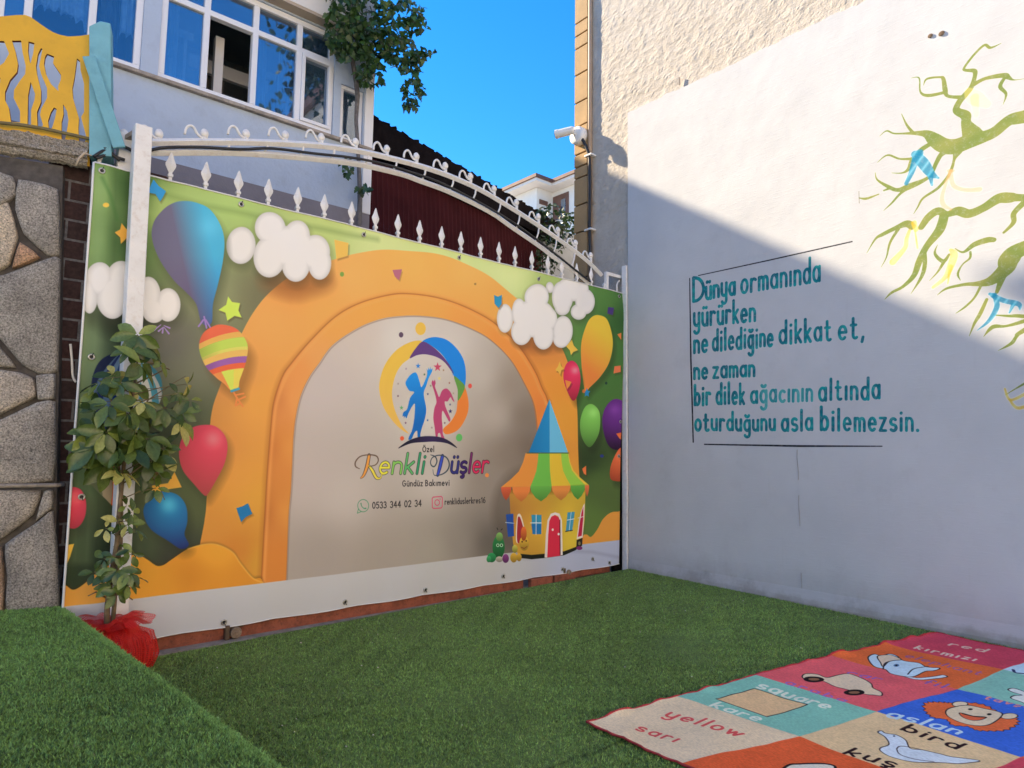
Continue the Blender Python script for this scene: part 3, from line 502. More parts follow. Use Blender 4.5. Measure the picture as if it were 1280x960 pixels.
    def grad(lst): return lambda t: tuple(np.array(lst[int(min(t*(len(lst)-1), len(lst)-1.001))])*(1-(t*(len(lst)-1)) % 1)+np.array(lst[min(int(t*(len(lst)-1))+1, len(lst)-1)])*((t*(len(lst)-1)) % 1))
    for w_, dark in ((3.7, True), (2.5, False)):
        c.text('enkli', (473.5, 592), (528.5, 591.6), 14.2, w_, (44, 50, 44) if dark else grad([(216, 206, 56), (120, 176, 80), (84, 160, 92), (44, 136, 92), (70, 150, 124)]), gap=.3, slant=.14)
        c.text('üşler', (563.5, 591), (608.5, 590.4), 13.6, w_, (40, 30, 44) if dark else grad(rb2), gap=.3, slant=.14)
        c.stroke([(450.5, 597.5, w_*.5), (454, 594, w_), (458, 584, w_*1.35), (461, 569, w_*1.2)], w_, (50, 46, 44) if dark else (226, 150, 66), smooth=True)
        c.stroke([(461, 582.5, w_*.8), (465, 588, w_*1.2), (470, 597, w_*1.1), (475, 597.5, w_*.6), (477, 593, w_*.4)], w_, (50, 46, 44) if dark else (226, 206, 66), smooth=True)
        c.stroke([(547, 594, w_), (550, 583, w_*1.3), (553, 570, w_*1.2)], w_, (30, 30, 60) if dark else (52, 70, 168), smooth=True)
    c.stroke([(449, 586, .8), (444, 583, 1.6), (444, 577, 1.8), (450, 570.5, 1.4), (461, 568.5, 1.4), (470, 570, 1.6), (472.5, 575.5, 1.6), (469, 581, 1.3), (461, 583, 1)], 1, (96, 76, 62), smooth=True)
    c.stroke([(538, 568.5, .7), (544, 571, 1.5), (546, 577, 1.6), (543, 583, 1.5), (539.5, 582, 1.4), (538, 577.5, 1.2), (541, 571.5, 1.2), (550, 569, 1.3), (558, 572, 1.6), (561.5, 580, 1.8), (559, 588, 1.7), (552, 593, 1.3), (543, 594, .8), (541, 587, .6)], 1, (56, 66, 76), smooth=True)
    c.dot(608.6, 594, 2.4, 2.6, (236, 142, 66))
    g = (74, 132, 98); c.stroke([(*q,) for q in ellipse(453.4, 632, 6.9, 7.7, n=28)]+[tuple(ellipse(453.4, 632, 6.9, 7.7, n=28)[0])], .9, g); c.stroke([(447.4, 636), (446, 641.4), (451, 639.4)], .9, g); c.stroke([(450.6, 629.3, 1.7), (451.4, 632.4, 1), (454, 635.2, 1.1), (456.6, 635.4, 1.8)], 1.4, g, smooth=True)
    p = (190, 64, 96); rr = [(541.4, 621.4), (551.6, 620.6), (553, 622.2), (552.8, 633.4), (551.4, 635), (541.8, 635.6), (540.3, 634), (540.2, 623)]; c.stroke(rr+rr[:1], 1.1, p); e = ellipse(546.5, 628.2, 3, 3.5, n=20); c.stroke(list(map(tuple, e))+[tuple(e[0])], 1, p); c.dot(550.2, 623.8, .7, .8, p)
draw_banner(BN)
# printed ink albedo: how bright the art reads against its own white floor
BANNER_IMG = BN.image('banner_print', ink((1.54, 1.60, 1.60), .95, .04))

# ================================================================ the rug art (measured on the lawn)
def tz(x, y):                # the lawn falls a little towards the camera
    return .0105*x+.0145*y
_NT = np.array((-.0105, -.0145, 1.0))
def fpl(px, py, h=0.0):
    d = ray(px, py); return CAM+d*((h-CAM@_NT)/(d@_NT))
RUG_Z = .014
RUG = Canvas((-3.95, -5.6, tz(-3.95, -5.6)+RUG_Z), (1, 0, .0105), (0, 1, .0145), 3.95, 3.1, 1780, 1395)
def w2p(x, y, z=None):
    d = np.array((x, y, tz(x, y)+RUG_Z if z is None else z))-CAM; k = d@_f; return (CX+FPX*(d@_r)/k, CY-FPX*(d@_u)/k)
RROW0 = [tuple(fpl(*q, RUG_Z)[:2]) for q in ((733, 905), (845, 872), (943, 845.6), (1037, 821.6), (1105, 806), (1170.6, 791.5))]
RROW1 = [tuple(fpl(*q, RUG_Z)[:2]) for q in ((852, 956), (1000, 923), (1096, 891), (1197, 863), (1254, 839), (1310, 822))]
RROW2 = [(x-.02, y-.64) for x, y in RROW1]; RROW3 = [(x-.02, y-.64) for x, y in RROW2]
def draw_rug(c):
    rows = [RROW0, RROW1, RROW2, RROW3]
    cols = [[(222, 198, 164), (106, 166, 152), (204, 80, 90), (222, 98, 34), (186, 56, 78)], [(222, 88, 28), (222, 190, 142), (44, 92, 192), (112, 168, 156), (168, 196, 216)], [(106, 166, 152), (186, 56, 78), (222, 98, 34), (222, 196, 150), (44, 92, 192)]]
    c.img[:] = np.array((190, 70, 60))/255.
    for i in range(3):
        for j in range(5):
            q = [rows[i][j], rows[i][j+1], rows[i+1][j+1], rows[i+1][j]]; c.fill([w2p(*k) for k in q], cols[i][j], smooth=False, soft=1.5)
    for r_ in (RROW0, RROW3): c.stroke([w2p(*k) for k in r_], 2.2, (176, 40, 46), soft=1.5)
    c.stroke([w2p(*k) for k in (RROW0[0], RROW1[0])], 2.6, (196, 44, 40)); c.stroke([w2p(*k) for k in (RROW1[0], RROW2[0], RROW3[0])], 2.2, (120, 50, 40))
    A = lambda pts: [(980+x/4.267, 780+y/4.267) for x, y in pts]
    B = lambda pts: [(720+x/2.286, 780+y/2.286) for x, y in pts]
    def shape(p, q, w=1.1, out=(36, 30, 34), smooth=True):
        c.fill(p, q, smooth=smooth); pp = spline(p) if smooth else np.array(p, float); c.stroke(list(map(tuple, pp))+[tuple(pp[0])], w, out)
    up = (.80, -.34)
    c.text('yellow', (831, 896.5), (921, 924), 10.5, 2.6, (186, 66, 66), up=up, gap=.5); c.text('sarı', (794, 913), (842, 929), 9.5, 2.4, (186, 66, 66), up=up, gap=.55)
    c.text('square', (945, 861), (1032, 888), 9.6, 2.6, (206, 214, 200), up=up, gap=.45); c.text('kare', (888, 885), (946, 903), 9, 2.4, (206, 214, 200), up=up, gap=.5)
    shape(B([(400, 217), (510, 189), (662, 235), (545, 269)]), (220, 182, 132), 1.0, smooth=False)
    c.text('car', (1058, 843), (1098, 853), 6, 1.6, (136, 88, 168), up=up); c.text('araba', (981, 857), (1054, 879), 6, 1.5, (136, 88, 168), up=up, gap=.6)
    shape(A([(98, 288), (118, 272), (180, 275), (230, 291), (290, 275), (350, 271), (420, 300), (466, 328), (476, 350), (520, 372), (520, 390), (480, 386), (430, 380), (330, 352), (270, 337), (210, 312), (150, 305), (110, 302)]), (226, 202, 170), .9)
    for x, y in ((160, 303), (375, 371)): p = A([(x, y)])[0]; c.dot(p[0], p[1], 13, 3.9, (30, 24, 26)); c.dot(p[0], p[1], 7, 1.8, (120, 84, 60))
    c.text('elephant', (1131, 823), (1223, 845), 6, 1.5, (150, 80, 120), up=up, gap=.5); c.text('fil', (1154, 855), (1178, 861), 6.5, 1.6, (120, 80, 150), up=up, gap=.7)
    c.stroke(A([(640, 282), (700, 296), (780, 295), (856, 284)]), 4.8, (40, 36, 44), smooth=True); c.stroke(A([(640, 282), (700, 296), (780, 295), (854, 284)]), 3.2, (196, 208, 222), smooth=True)
    shape(A([(450, 182), (482, 165), (520, 174), (560, 165), (602, 176), (640, 205), (720, 216), (762, 236), (832, 241), (800, 256), (760, 261), (690, 286), (640, 286), (570, 272), (540, 250), (490, 236), (462, 212)]), (176, 200, 220), .9)
    shape(A([(500, 176), (560, 170), (602, 182), (625, 200), (560, 206), (530, 235), (515, 210)]), (214, 190, 162), .8); c.dot(*A([(600, 227)])[0], 3.6, 1.7, (70, 110, 150)); c.dot(*A([(600, 227)])[0], 1.6, 1, (30, 30, 40))
    c.stroke(A([(660, 275), (690, 250), (770, 232)]), .9, (40, 36, 44), smooth=True); c.stroke(A([(530, 250), (536, 220), (560, 205), (620, 200)]), .9, (40, 36, 44), smooth=True)
    c.text('red', (1186, 808), (1229, 816), 5.6, 1.7, (216, 178, 160), up=up, gap=.6); c.text('kırmızı', (1143, 811.5), (1217, 827), 5.2, 1.6, (216, 188, 170), up=up, gap=.6)
    mane = []
    m0 = spline(A([(748, 440), (790, 425), (850, 424), (900, 428), (1000, 428), (1080, 445), (1140, 476), (1200, 497), (1248, 522), (1236, 552), (1180, 572), (1100, 577), (1030, 572), (980, 552), (900, 547), (868, 520), (800, 512), (760, 482)]), True, 4)
    ctr = m0.mean(0)
    for i, p in enumerate(m0): mane.append(tuple(ctr+(p-ctr)*(1.0+(.045 if i % 2 else -.03))))
    c.fill(mane, (220, 98, 40), smooth=False); c.stroke(mane+mane[:1], .8, (60, 36, 40))
    shape(A(ellipse(940, 433, 42, 13)), (224, 204, 172), .8, smooth=False); shape(A(ellipse(1202, 501, 46, 16)), (224, 204, 172), .8, smooth=False)
    shape(A([(864, 470), (900, 449), (980, 440), (1060, 456), (1160, 482), (1150, 512), (1100, 541), (1020, 546), (940, 530), (880, 502)]), (226, 204, 172), .9)
    shape(A([(935, 478), (960, 480), (1010, 494), (1080, 502), (1050, 517), (1000, 516), (955, 500)]), (196, 84, 44), .7); c.stroke(A([(958, 482), (1010, 496), (1075, 503)]), 2.2, (36, 26, 28)); c.dot(*A([(995, 460)])[0], 3, 1.1, (30, 24, 26)); c.dot(*A([(1096, 488)])[0], 3, 1.3, (30, 24, 26))
    c.text('aslan', (1107, 897), (1196, 919.5), 10.2, 2.7, (176, 204, 226), up=up, gap=.45)
    shape(A([(502, 583), (520, 574), (545, 590), (600, 600), (650, 630), (674, 672), (740, 681), (830, 702), (900, 720), (1030, 734), (1034, 746), (950, 756), (850, 752), (700, 748), (580, 722), (522, 692), (514, 672), (560, 652), (540, 612)]), (192, 204, 220), 1.0)
    c.stroke(A([(602, 676), (620, 662), (680, 668), (740, 681)]), .9, (40, 36, 44), smooth=True); c.stroke(A([(602, 676), (620, 705), (700, 732), (800, 748)]), .9, (40, 36, 44), smooth=True); c.dot(*A([(588, 607)])[0], 1.4, .9, (30, 30, 40))
    c.text('bird', (1127, 914), (1194, 938), 9.6, 2.8, (40, 24, 28), up=up, gap=.5); c.text('kuş', (1055, 943), (1114, 962), 10.5, 2.9, (40, 24, 28), up=up, gap=.5)
    shape(A([(1196, 356), (1230, 352), (1290, 372), (1340, 390), (1380, 430), (1330, 450), (1270, 425), (1212, 405), (1230, 392), (1270, 388), (1225, 372)]), (214, 220, 220), .9); c.text('tavşan', (1230, 876), (1300, 892), 5.2, 1.5, (206, 120, 120), up=up, gap=.6)
    c.stroke(A([(1224, 254), (1236, 268), (1280, 272), (1320, 280)]), 2, (40, 50, 90), smooth=True)
    shape([(985, 958), (1000, 956), (1034, 957), (1044, 964), (1020, 985), (985, 990), (975, 970)], (226, 220, 206), 2.4, (30, 24, 26))
    for cx, cy, q in ((-2.6, -4.65, (222, 196, 150)), (-1.95, -4.75, (44, 92, 192)), (-1.25, -4.9, (186, 56, 78))): c.fill([w2p(cx+.16*math.cos(a)*(1+.2*math.cos(3*a)), cy+.13*math.sin(a)) for a in np.linspace(0, 6.28, 14)[:-1]], q)
draw_rug(RUG)
RUG_IMG = RUG.image('rug_weave', ink((1.75, 1.72, 1.50), .93, .12))

# ================================================================ paint on the plaster panel (measured on the wall plane x = 0)
PANX = -.03
WALLP = Canvas((PANX, -.04, .0), (0, -1, 0), (0, 0, 1), 5.4, 5.2, 2160, 2080)
def al(r, g, b): return tuple(np.array(enc((r, g, b)))*255)
def draw_wall(c):
    gfun = lambda px, py: (lambda t: mixc(al(.17, .235, .055), al(.25, .28, .075), t))(np.clip(.5+.5*np.sin(px*.11+np.sin(py*.07)*2)*np.cos(py*.09), 0, 1))
    S1 = 4.364
    A = lambda L: [(1060+x/S1, 30+y/S1, w/S1*1.03*(1+.14*math.sin(x*.19+y*.13))) for x, y, w in L]
    B = lambda L: [(1060+x/S1, 230+y/S1, w/S1*1.03*(1+.14*math.sin(x*.19+y*.13))) for x, y, w in L]
    for L in ([(1300, 430, 90), (960, 505, 78), (880, 525, 66), (800, 588, 60), (740, 615, 66), (660, 640, 76), (580, 668, 80), (520, 662, 75), (470, 630, 60), (430, 600, 40), (380, 595, 30), (310, 597, 15), (250, 597, 11), (210, 583, 9), (172, 612, 4)],
        [(352, 590, 20), (320, 550, 12), (292, 490, 5)], [(680, 610, 90), (645, 545, 62), (642, 500, 60), (600, 478, 40), (590, 460, 32), (610, 420, 32), (640, 385, 30), (672, 345, 28), (690, 292, 26), (690, 256, 22), (640, 252, 18), (636, 235, 14), (690, 165, 14), (745, 115, 18), (778, 130, 14), (836, 105, 4)],
        [(685, 330, 28), (750, 297, 26), (850, 280, 30), (875, 292, 24), (905, 305, 10), (962, 298, 4)], [(860, 285, 22), (830, 340, 20), (862, 382, 16), (845, 440, 4)], [(620, 400, 24), (545, 393, 20), (530, 360, 26), (520, 300, 22), (500, 290, 12), (430, 300, 12), (412, 335, 4)], [(532, 372, 22), (440, 390, 18), (395, 370, 12), (388, 295, 10), (345, 295, 4)],
        [(460, 648, 22), (400, 685, 26), (350, 740, 28), (330, 790, 20), (295, 812, 12), (238, 812, 4)], [(350, 735, 20), (280, 735, 14), (215, 715, 10), (160, 755, 4)], [(540, 690, 40), (505, 715, 28), (480, 760, 22), (440, 835, 22), (330, 888, 34), (270, 905, 25), (225, 890, 18), (160, 850, 10), (148, 810, 4)], [(600, 690, 50), (580, 735, 22), (568, 780, 16), (545, 830, 20), (490, 895, 16), (410, 950, 14), (380, 1000, 9), (358, 1035, 4)],
        [(330, 890, 22), (280, 930, 18), (240, 975, 12), (194, 1018, 4)], [(195, 908, 12), (230, 895, 16)], [(60, 948, 6), (100, 952, 18), (168, 928, 7)]):
        c.stroke(A(L), 1, gfun, smooth=True, soft=1.4)
    for L in ([(1300, 80, 60), (960, 75, 46), (880, 75, 56), (820, 80, 58), (740, 130, 46), (660, 162, 46), (600, 147, 46), (540, 165, 42), (490, 148, 50), (440, 180, 42), (400, 235, 36)], [(350, 232, 36), (320, 217, 36), (260, 240, 30), (190, 275, 22), (150, 300, 16), (102, 378, 4)], [(275, 245, 18), (230, 320, 16), (210, 400, 10), (180, 455, 4)],
        [(525, 170, 46), (500, 250, 46), (430, 340, 36), (390, 420, 36), (360, 500, 26), (300, 560, 22), (240, 592, 16), (200, 630, 4)], [(418, 350, 20), (420, 440, 28), (400, 510, 22), (343, 600, 4)], [(490, 330, 4), (475, 380, 14), (520, 422, 22), (552, 385, 16)], [(522, 428, 22), (490, 480, 14), (445, 528, 4)], [(585, 352, 6), (630, 372, 18), (690, 330, 36), (760, 306, 32), (795, 305, 26)], [(668, 372, 16), (665, 405, 14), (625, 440, 10), (600, 490, 12), (614, 526, 5)],
        [(1300, 250, 90), (960, 350, 76), (880, 410, 96), (862, 460, 90), (780, 528, 56), (700, 545, 28), (640, 548, 24), (540, 570, 14), (488, 606, 4)], [(725, 555, 16), (690, 620, 16), (640, 670, 12), (588, 706, 4)], [(845, 500, 44), (812, 590, 24)], [(757, 630, 20), (720, 710, 22), (690, 760, 18), (661, 830, 4)], [(962, 100, 32), (905, 160, 35), (903, 210, 30), (850, 265, 14)],
        [(800, 715, 8), (880, 720, 18), (960, 722, 26), (1300, 760, 40)], [(738, 834, 4), (790, 780, 25), (860, 775, 16), (960, 748, 26), (1300, 640, 50)], [(818, 909, 4), (890, 870, 22), (920, 830, 20), (960, 798, 30), (1300, 600, 60)], [(860, 1150, 6), (960, 1090, 16), (1300, 900, 50)]):
        c.stroke(B(L), 1, gfun, smooth=True, soft=1.4)
    tr = lambda L: [(*w2p(PANX, y, z), w) for y, z, w in L]
    c.stroke(tr([(-4.85, .1, 90), (-4.8, 1.0, 74), (-4.72, 2.0, 66), (-4.8, 2.8, 60), (-4.9, 3.6, 56)]), 1, gfun, smooth=True, soft=1.4)
    for (x, y, w), z, w2 in (((1355, 129, 19), 3.3, 60), ((1355, 248, 13), 2.9, 44), ((1355, 287, 19), 2.75, 52), ((1355, 404, 9), 2.05, 26), ((1355, 377, 11), 2.25, 30), ((1355, 368, 13), 2.3, 34), ((1355, 437, 11), 1.7, 30)):
        q = tr([(-4.8, z, w2)])[0]; c.stroke([(x, y, w), ((x*1.3+q[0])/2.3, (y*1.3+q[1])/2.3-3, w*1.3), q], 1, gfun, smooth=True, soft=1.4)
    c.stroke([(1073.5, 239, 1.2), (1074, 254, 1.2)], 1, al(.2, .2, .16))
    def rib(LL, q, al_=.92):
        for L in LL: c.stroke(L, 1, q, smooth=True, soft=2.5, alpha=al_)
    bl = lambda px, py: mixc(al(.004, .20, .36), al(.10, .42, .60), np.clip(.5+.5*np.sin(px*.5+py*.37), 0, 1)**3)
    rib([A([(362, 708, 40), (385, 708, 44)]), A([(372, 720, 36), (350, 800, 30), (318, 868, 26)]), A([(375, 720, 42), (415, 765, 52), (450, 815, 40), (494, 840, 10)]), A([(448, 820, 30), (458, 878, 14)])], bl)
    rib([B([(775, 600, 22), (800, 605, 26)]), B([(790, 608, 28), (850, 636, 34), (930, 655, 34), (937, 688, 8)]), B([(900, 660, 26), (880, 702, 10)]), B([(800, 615, 24), (812, 670, 28), (770, 745, 26), (705, 798, 6)])], bl)
    tan = al(.55, .36, .16); yl = lambda px, py: mixc(al(.62, .42, .03), al(.66, .56, .12), np.clip(.5+.5*np.sin(px*.35+py*.23), 0, 1))
    rib([A([(548, 800, 18), (575, 800, 18)]), A([(560, 805, 26), (575, 880, 26), (640, 905, 22), (718, 902, 26)]), A([(555, 810, 16), (515, 930, 26), (520, 985, 24), (560, 1010, 18)])], tan, .72)
    rib([A([(650, 360, 26), (690, 400, 70), (760, 440, 40)]), A([(690, 400, 40), (700, 500, 26)])], al(.66, .58, .16), .5)
    rib([B([(360, 212, 26), (372, 250, 24)]), B([(335, 255, 18), (320, 300, 26), (310, 350, 30), (245, 425, 34)]), B([(365, 250, 10), (380, 350, 14)])], yl, .8)
    rib([B([(560, 360, 18), (580, 385, 40), (560, 450, 34), (530, 510, 30), (465, 564, 22)]), B([(560, 450, 20), (545, 545, 10)])], yl, .8)
    rib([[(1256, 486, 3), (1263, 500, 4), (1282, 492, 5)], [(1262, 500, 3), (1272, 510, 5), (1290, 505, 5)]], yl, .9)
    ink = al(.012, .014, .022)
    c.stroke([(873, 344.4, 1.3), (960, 325.6, 1.9), (1065, 302, 2.0)], 1, ink); c.stroke([(862, 348, 1.6), (863.6, 450, 2.4), (866.4, 552.5, 2.2)], 1, ink); c.stroke([(880.5, 555.4, 1.8), (1000, 557.6, 2.8), (1102.5, 557.8, 1.8)], 1, ink)
    Q = lambda x, y: (840+x/3.428, 290+y/3.428)
    t0 = lambda px, py: (lambda t: mixc(al(.003, .14, .19), al(.008, .30, .31), t))(np.clip(.45+.35*np.sin(px*.31+py*.11)+.3*np.sin(py*.53+px*.07), 0, 1))
    fade = lambda px, py: (lambda t: mixc(al(.015, .25, .28), al(.07, .37, .38), t))(np.clip(.5+.5*np.sin(px*.31), 0, 1))
    tk = dict(jit=.05)
    c.text('D', Q(92, 296), Q(135, 292), 17.2, 4.3, t0, **tk); c.text('ünya', Q(146, 286), Q(268, 266), 15.0, 4.00, t0, gap=.46, **tk); c.text('ormanında', Q(298, 262), Q(632, 208), 15.6, 4.00, t0, gap=.46, xh1=18, **tk)
    c.text('yürürken', Q(95, 404), Q(355, 378), 15.6, 4.00, t0, gap=.46, **tk)
    c.text('ne', Q(96, 516), Q(150, 511), 14.5, 4.10, t0, gap=.48, **tk); c.text('dilediğine', Q(176, 508), Q(430, 486), 15, 4.00, t0, gap=.52, **tk); c.text('dikkat', Q(462, 478), Q(678, 463), 16, 4.10, t0, gap=.5, **tk); c.text('et,', Q(716, 460), Q(820, 452), 16.5, 4.10, t0, gap=.52, **tk)
    c.text('ne', Q(96, 628), Q(150, 625), 12.6, 4.00, t0, gap=.46, **tk); c.text('zaman', Q(178, 624), Q(352, 615), 12.8, 4.00, t0, gap=.46, **tk)
    c.text('bir', Q(98, 740), Q(162, 738), 14, 4.10, t0, gap=.5, **tk); c.text('dilek', Q(192, 736), Q(308, 733), 14.2, 4.00, t0, gap=.52, **tk); c.text('ağacının', Q(340, 730), Q(600, 722), 14, 3.90, t0, gap=.48, wordcol=lambda i: fade if i >= 1 else None, **tk); c.text('altında', Q(632, 720), Q(888, 712), 15.4, 4.10, t0, gap=.52, **tk)
    c.text('oturduğunu', Q(100, 850), Q(440, 849), 13, 3.90, t0, gap=.48, **tk); c.text('asla', Q(472, 850), Q(600, 848), 14.4, 4.10, t0, gap=.5, **tk); c.text('bilemezsin.', Q(640, 849), Q(1055, 851), 15.4, 4.20, t0, gap=.52, **tk)
draw_wall(WALLP)
WALL_IMG = WALLP.image('wall_paint', lambda a: a)

# ================================================================ materials
def img_mat(name, im, rough=.5, bs=0, bstr=0, spec=.4, weave=None):
    t = NT(name); ti = t.n('ShaderNodeTexImage'); ti.image = im; ti.interpolation = 'Cubic'; ti.extension = 'EXTEND'
    uv = t.n('ShaderNodeUVMap'); uv.uv_map = 'uv'; t.l(uv.outputs[0], ti.inputs[0]); c = ti.outputs[0]
    if weave:
        w = t.noise(1.0, 2, .5, t.map(weave)); c = t.mix(c, t.ramp(w, [(.25, .80), (.75, 1.15)]), 1.0, 'MULTIPLY'); c = t.mix(c, t.ramp(t.noise(5, 5), [(.3, .9), (.7, 1.06)]), 1.0, 'MULTIPLY')
    t.col(c); t.set(Roughness=rough); t.b.inputs['Specular IOR Level'].default_value = spec
    if bstr: t.bump(t.noise(bs, 4) if not weave else w, bstr, .004)
    return t.m
M = {}
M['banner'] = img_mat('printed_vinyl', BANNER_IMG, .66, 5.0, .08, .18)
M['white_paint'] = mat('chipped_white_paint', (.80, .79, .77), .42, .05, 9, .15, 90, dirt=(.46, .34, .24), dirtamt=.38)
M['white_plastic'] = mat('white_plastic', (.78, .77, .74), .35, .03, 5)
M['black_rubber'] = mat('black_cable', (.02, .02, .022), .5, .2)
M['steel'] = mat('eyelet_steel', (.55, .53, .48), .35, .1, 30, metal=.8)
M['red_oxide'] = mat('red_oxide_steel', (.30, .085, .045), .75, .3, 14, .5, 60, dirt=(.05, .03, .025), dirtamt=.8)
M['concrete'] = mat('concrete', (.34, .30, .26), .9, .25, 12, .6, 90, dirt=(.10, .09, .07), dirtamt=.7)
M['ground'] = mat('ground', (.36, .33, .29), .9, .15, .6, .3, 12)
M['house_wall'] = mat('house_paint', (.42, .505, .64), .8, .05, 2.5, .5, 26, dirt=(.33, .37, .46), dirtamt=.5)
M['house_band'] = mat('grey_plinth_paint', (.20, .19, .22), .8, .10, 3, .3, 30)
M['pvc'] = mat('pvc_frame', (.76, .77, .80), .35, .03, 3)
M['soffit'] = mat('beige_soffit', (.46, .38, .29), .8, .08, 4)
M['lace'] = mat('lace_curtain', (.86, .89, .93), .9, .22, 22, .3, 60)
M['drape'] = mat('grey_drape', (.22, .20, .18), .95, .3, 10)
M['room'] = mat('dim_room', (.34, .33, .31), .9, .1, 2)
M['yellow_paint'] = mat('yellow_board_paint', (.74, .41, .012), .5, .10, 5, .12, 40, dirt=(.55, .29, .013), dirtamt=.45)
M['cut_edge'] = mat('raw_cut_edge', (.22, .05, .02), .8, .3)
M['blue_wood'] = mat('light_blue_wood', (.17, .42, .50), .6, .14, 5, .4, 22, dirt=(.10, .28, .36), dirtamt=.6)
M['mortar'] = mat('dark_mortar', (.085, .076, .07), .95, .3, 20, .8, 60)
M['stuccotan'] = mat('tan_quoin', (.43, .28, .13), .85, .10, 5, .5, 120, dirt=(.38, .25, .13), dirtamt=.5)
M['groove'] = mat('dark_groove', (.10, .065, .04), .9, .2)
M['conduit'] = mat('brown_conduit', (.40, .29, .20), .6, .12, 6)
M['maroon'] = mat('maroon_sheet', (.055, .012, .016), .8, .2, 3, .2, 30, spec=.08)
M['dark_roof'] = mat('dark_roof_felt', (.010, .008, .009), 1.0, .4, 8, .3, 30, spec=.05)
M['eave'] = mat('brown_eave', (.14, .07, .05), .7, .2, 3)
M['plain_white'] = mat('white_render', (.72, .70, .67), .8, .05, 2)
M['grey_render'] = mat('grey_render', (.34, .37, .42), .8, .12, 3)
M['bark'] = mat('stem_bark', (.16, .115, .065), .85, .35, 30, .6, 80)
M['vine_bark'] = mat('vine_bark', (.14, .13, .13), .9, .3, 24, .6, 80)
M['twine'] = mat('twine', (.16, .13, .06), .9, .3, 12)
M['brick'] = None
def leaf_mat(name, lo, mid, hi, var=None, vfac=.12, rough=.38):
    t = NT(name); g = t.n('ShaderNodeAttribute'); g.attribute_name = 'tint'; c = t.ramp(g.outputs['Fac'], [(0, lo), (.5, mid), (.85, hi)] + ([(.9, var)] if var else []))
    c = t.mix(c, t.ramp(t.noise(60, 3), [(.3, .8), (.7, 1.15)]), 1.0, 'MULTIPLY')
    t.col(c); t.set(Roughness=rough); t.b.inputs['Subsurface Weight'].default_value = 0
    tr = t.n('ShaderNodeBsdfTranslucent'); t.l(c, tr.inputs[0]); mx = t.n('ShaderNodeMixShader'); mx.inputs[0].default_value = .22
    t.l(t.b.outputs[0], mx.inputs[1]); t.l(tr.outputs[0], mx.inputs[2]); t.l(mx.outputs[0], t.out.inputs[0]); return t.m
M['vine_leaf'] = leaf_mat('vine_leaf', (.018, .045, .012), (.035, .085, .02), (.07, .15, .03))
M['pot_leaf'] = leaf_mat('umbrella_plant_leaf', (.04, .075, .018), (.12, .18, .038), (.26, .33, .07), (.50, .48, .14), rough=.26)
M['bush_leaf'] = leaf_mat('bush_leaf', (.012, .032, .01), (.025, .06, .016), (.05, .10, .025))
def turf_mat(name, base, blades=True):
    t = NT(name)
    if blades:
        g = t.n('ShaderNodeAttribute'); g.attribute_name = 'tint'; c = t.ramp(g.outputs['Fac'], [(0, tuple(.22*q for q in base)), (.5, base), (.9, tuple(1.75*q for q in base)), (1.0, (.22, .24, .12))])
    else:
        c = t.ramp(t.noise(220, 3, .7), [(.35, tuple(.25*q for q in base)), (.65, tuple(.8*q for q in base))])
    c = t.mix(c, t.ramp(t.noise(1.6, 5, .6), [(.3, .84), (.7, 1.14)]), 1.0, 'MULTIPLY')
    t.col(c); t.set(Roughness=.55); t.b.inputs['Specular IOR Level'].default_value = .35; return t.m
TURF = (.205, .335, .085)
M['turf_base'] = turf_mat('turf_backing', TURF, False); M['turf_blade'] = turf_mat('turf_fibre', TURF); M['turf_blade_terrace'] = turf_mat('turf_fibre_terrace', (.185, .335, .087))
def stone_mat():
    t = NT('rough_stone'); g = t.n('ShaderNodeAttribute'); g.attribute_name = 'tint'
    base = t.ramp(g.outputs['Fac'], [(0, (.30, .28, .25)), (.4, (.38, .345, .30)), (.6, (.44, .38, .31)), (.8, (.46, .28, .17)), (1, (.58, .51, .40))])
    c = t.mix(base, t.ramp(t.noise(95, 6, .8), [(.36, .26), (.64, 1.85)]), 1.0, 'MULTIPLY'); c = t.mix(c, t.ramp(t.noise(5, 4), [(.3, .7), (.7, 1.2)]), 1.0, 'MULTIPLY')
    t.col(c); t.set(Roughness=.92); t.bump(t.noise(60, 8, .7), 1.0, .02); return t.m
M['stone'] = stone_mat()
def brick_mat():
    t = NT('dark_brick'); b = t.n('ShaderNodeTexBrick'); b.inputs['Color1'].default_value = (.06, .028, .026, 1); b.inputs['Color2'].default_value = (.045, .027, .026, 1); b.inputs['Mortar'].default_value = (.17, .165, .17, 1)
    b.inputs['Scale'].default_value = 1; b.inputs['Brick Width'].default_value = .23; b.inputs['Row Height'].default_value = .135; b.inputs['Mortar Size'].default_value = .008
    mp = t.n('ShaderNodeMapping'); mp.inputs['Rotation'].default_value = (R(90), 0, 0); t.l(t.co, mp.inputs[0]); t.l(mp.outputs[0], b.inputs[0])
    c = t.mix(b.outputs[0], t.ramp(t.noise(40, 5), [(.3, .6), (.7, 1.3)]), 1.0, 'MULTIPLY'); t.col(c); t.set(Roughness=.9)
    inv = t.n('ShaderNodeMath', operation='SUBTRACT'); inv.inputs[0].default_value = 1; t.l(b.outputs['Fac'], inv.inputs[1]); t.bump(inv.outputs[0], .8, .01); return t.m
M['brick'] = brick_mat()
M['crack'] = mat('crack_shadow', (.33, .32, .32), .9, .2)
M['rust'] = mat('rusted_iron', (.26, .19, .13), .85, .35, 30, .6, 80, dirt=(.10, .05, .03), dirtamt=.8)
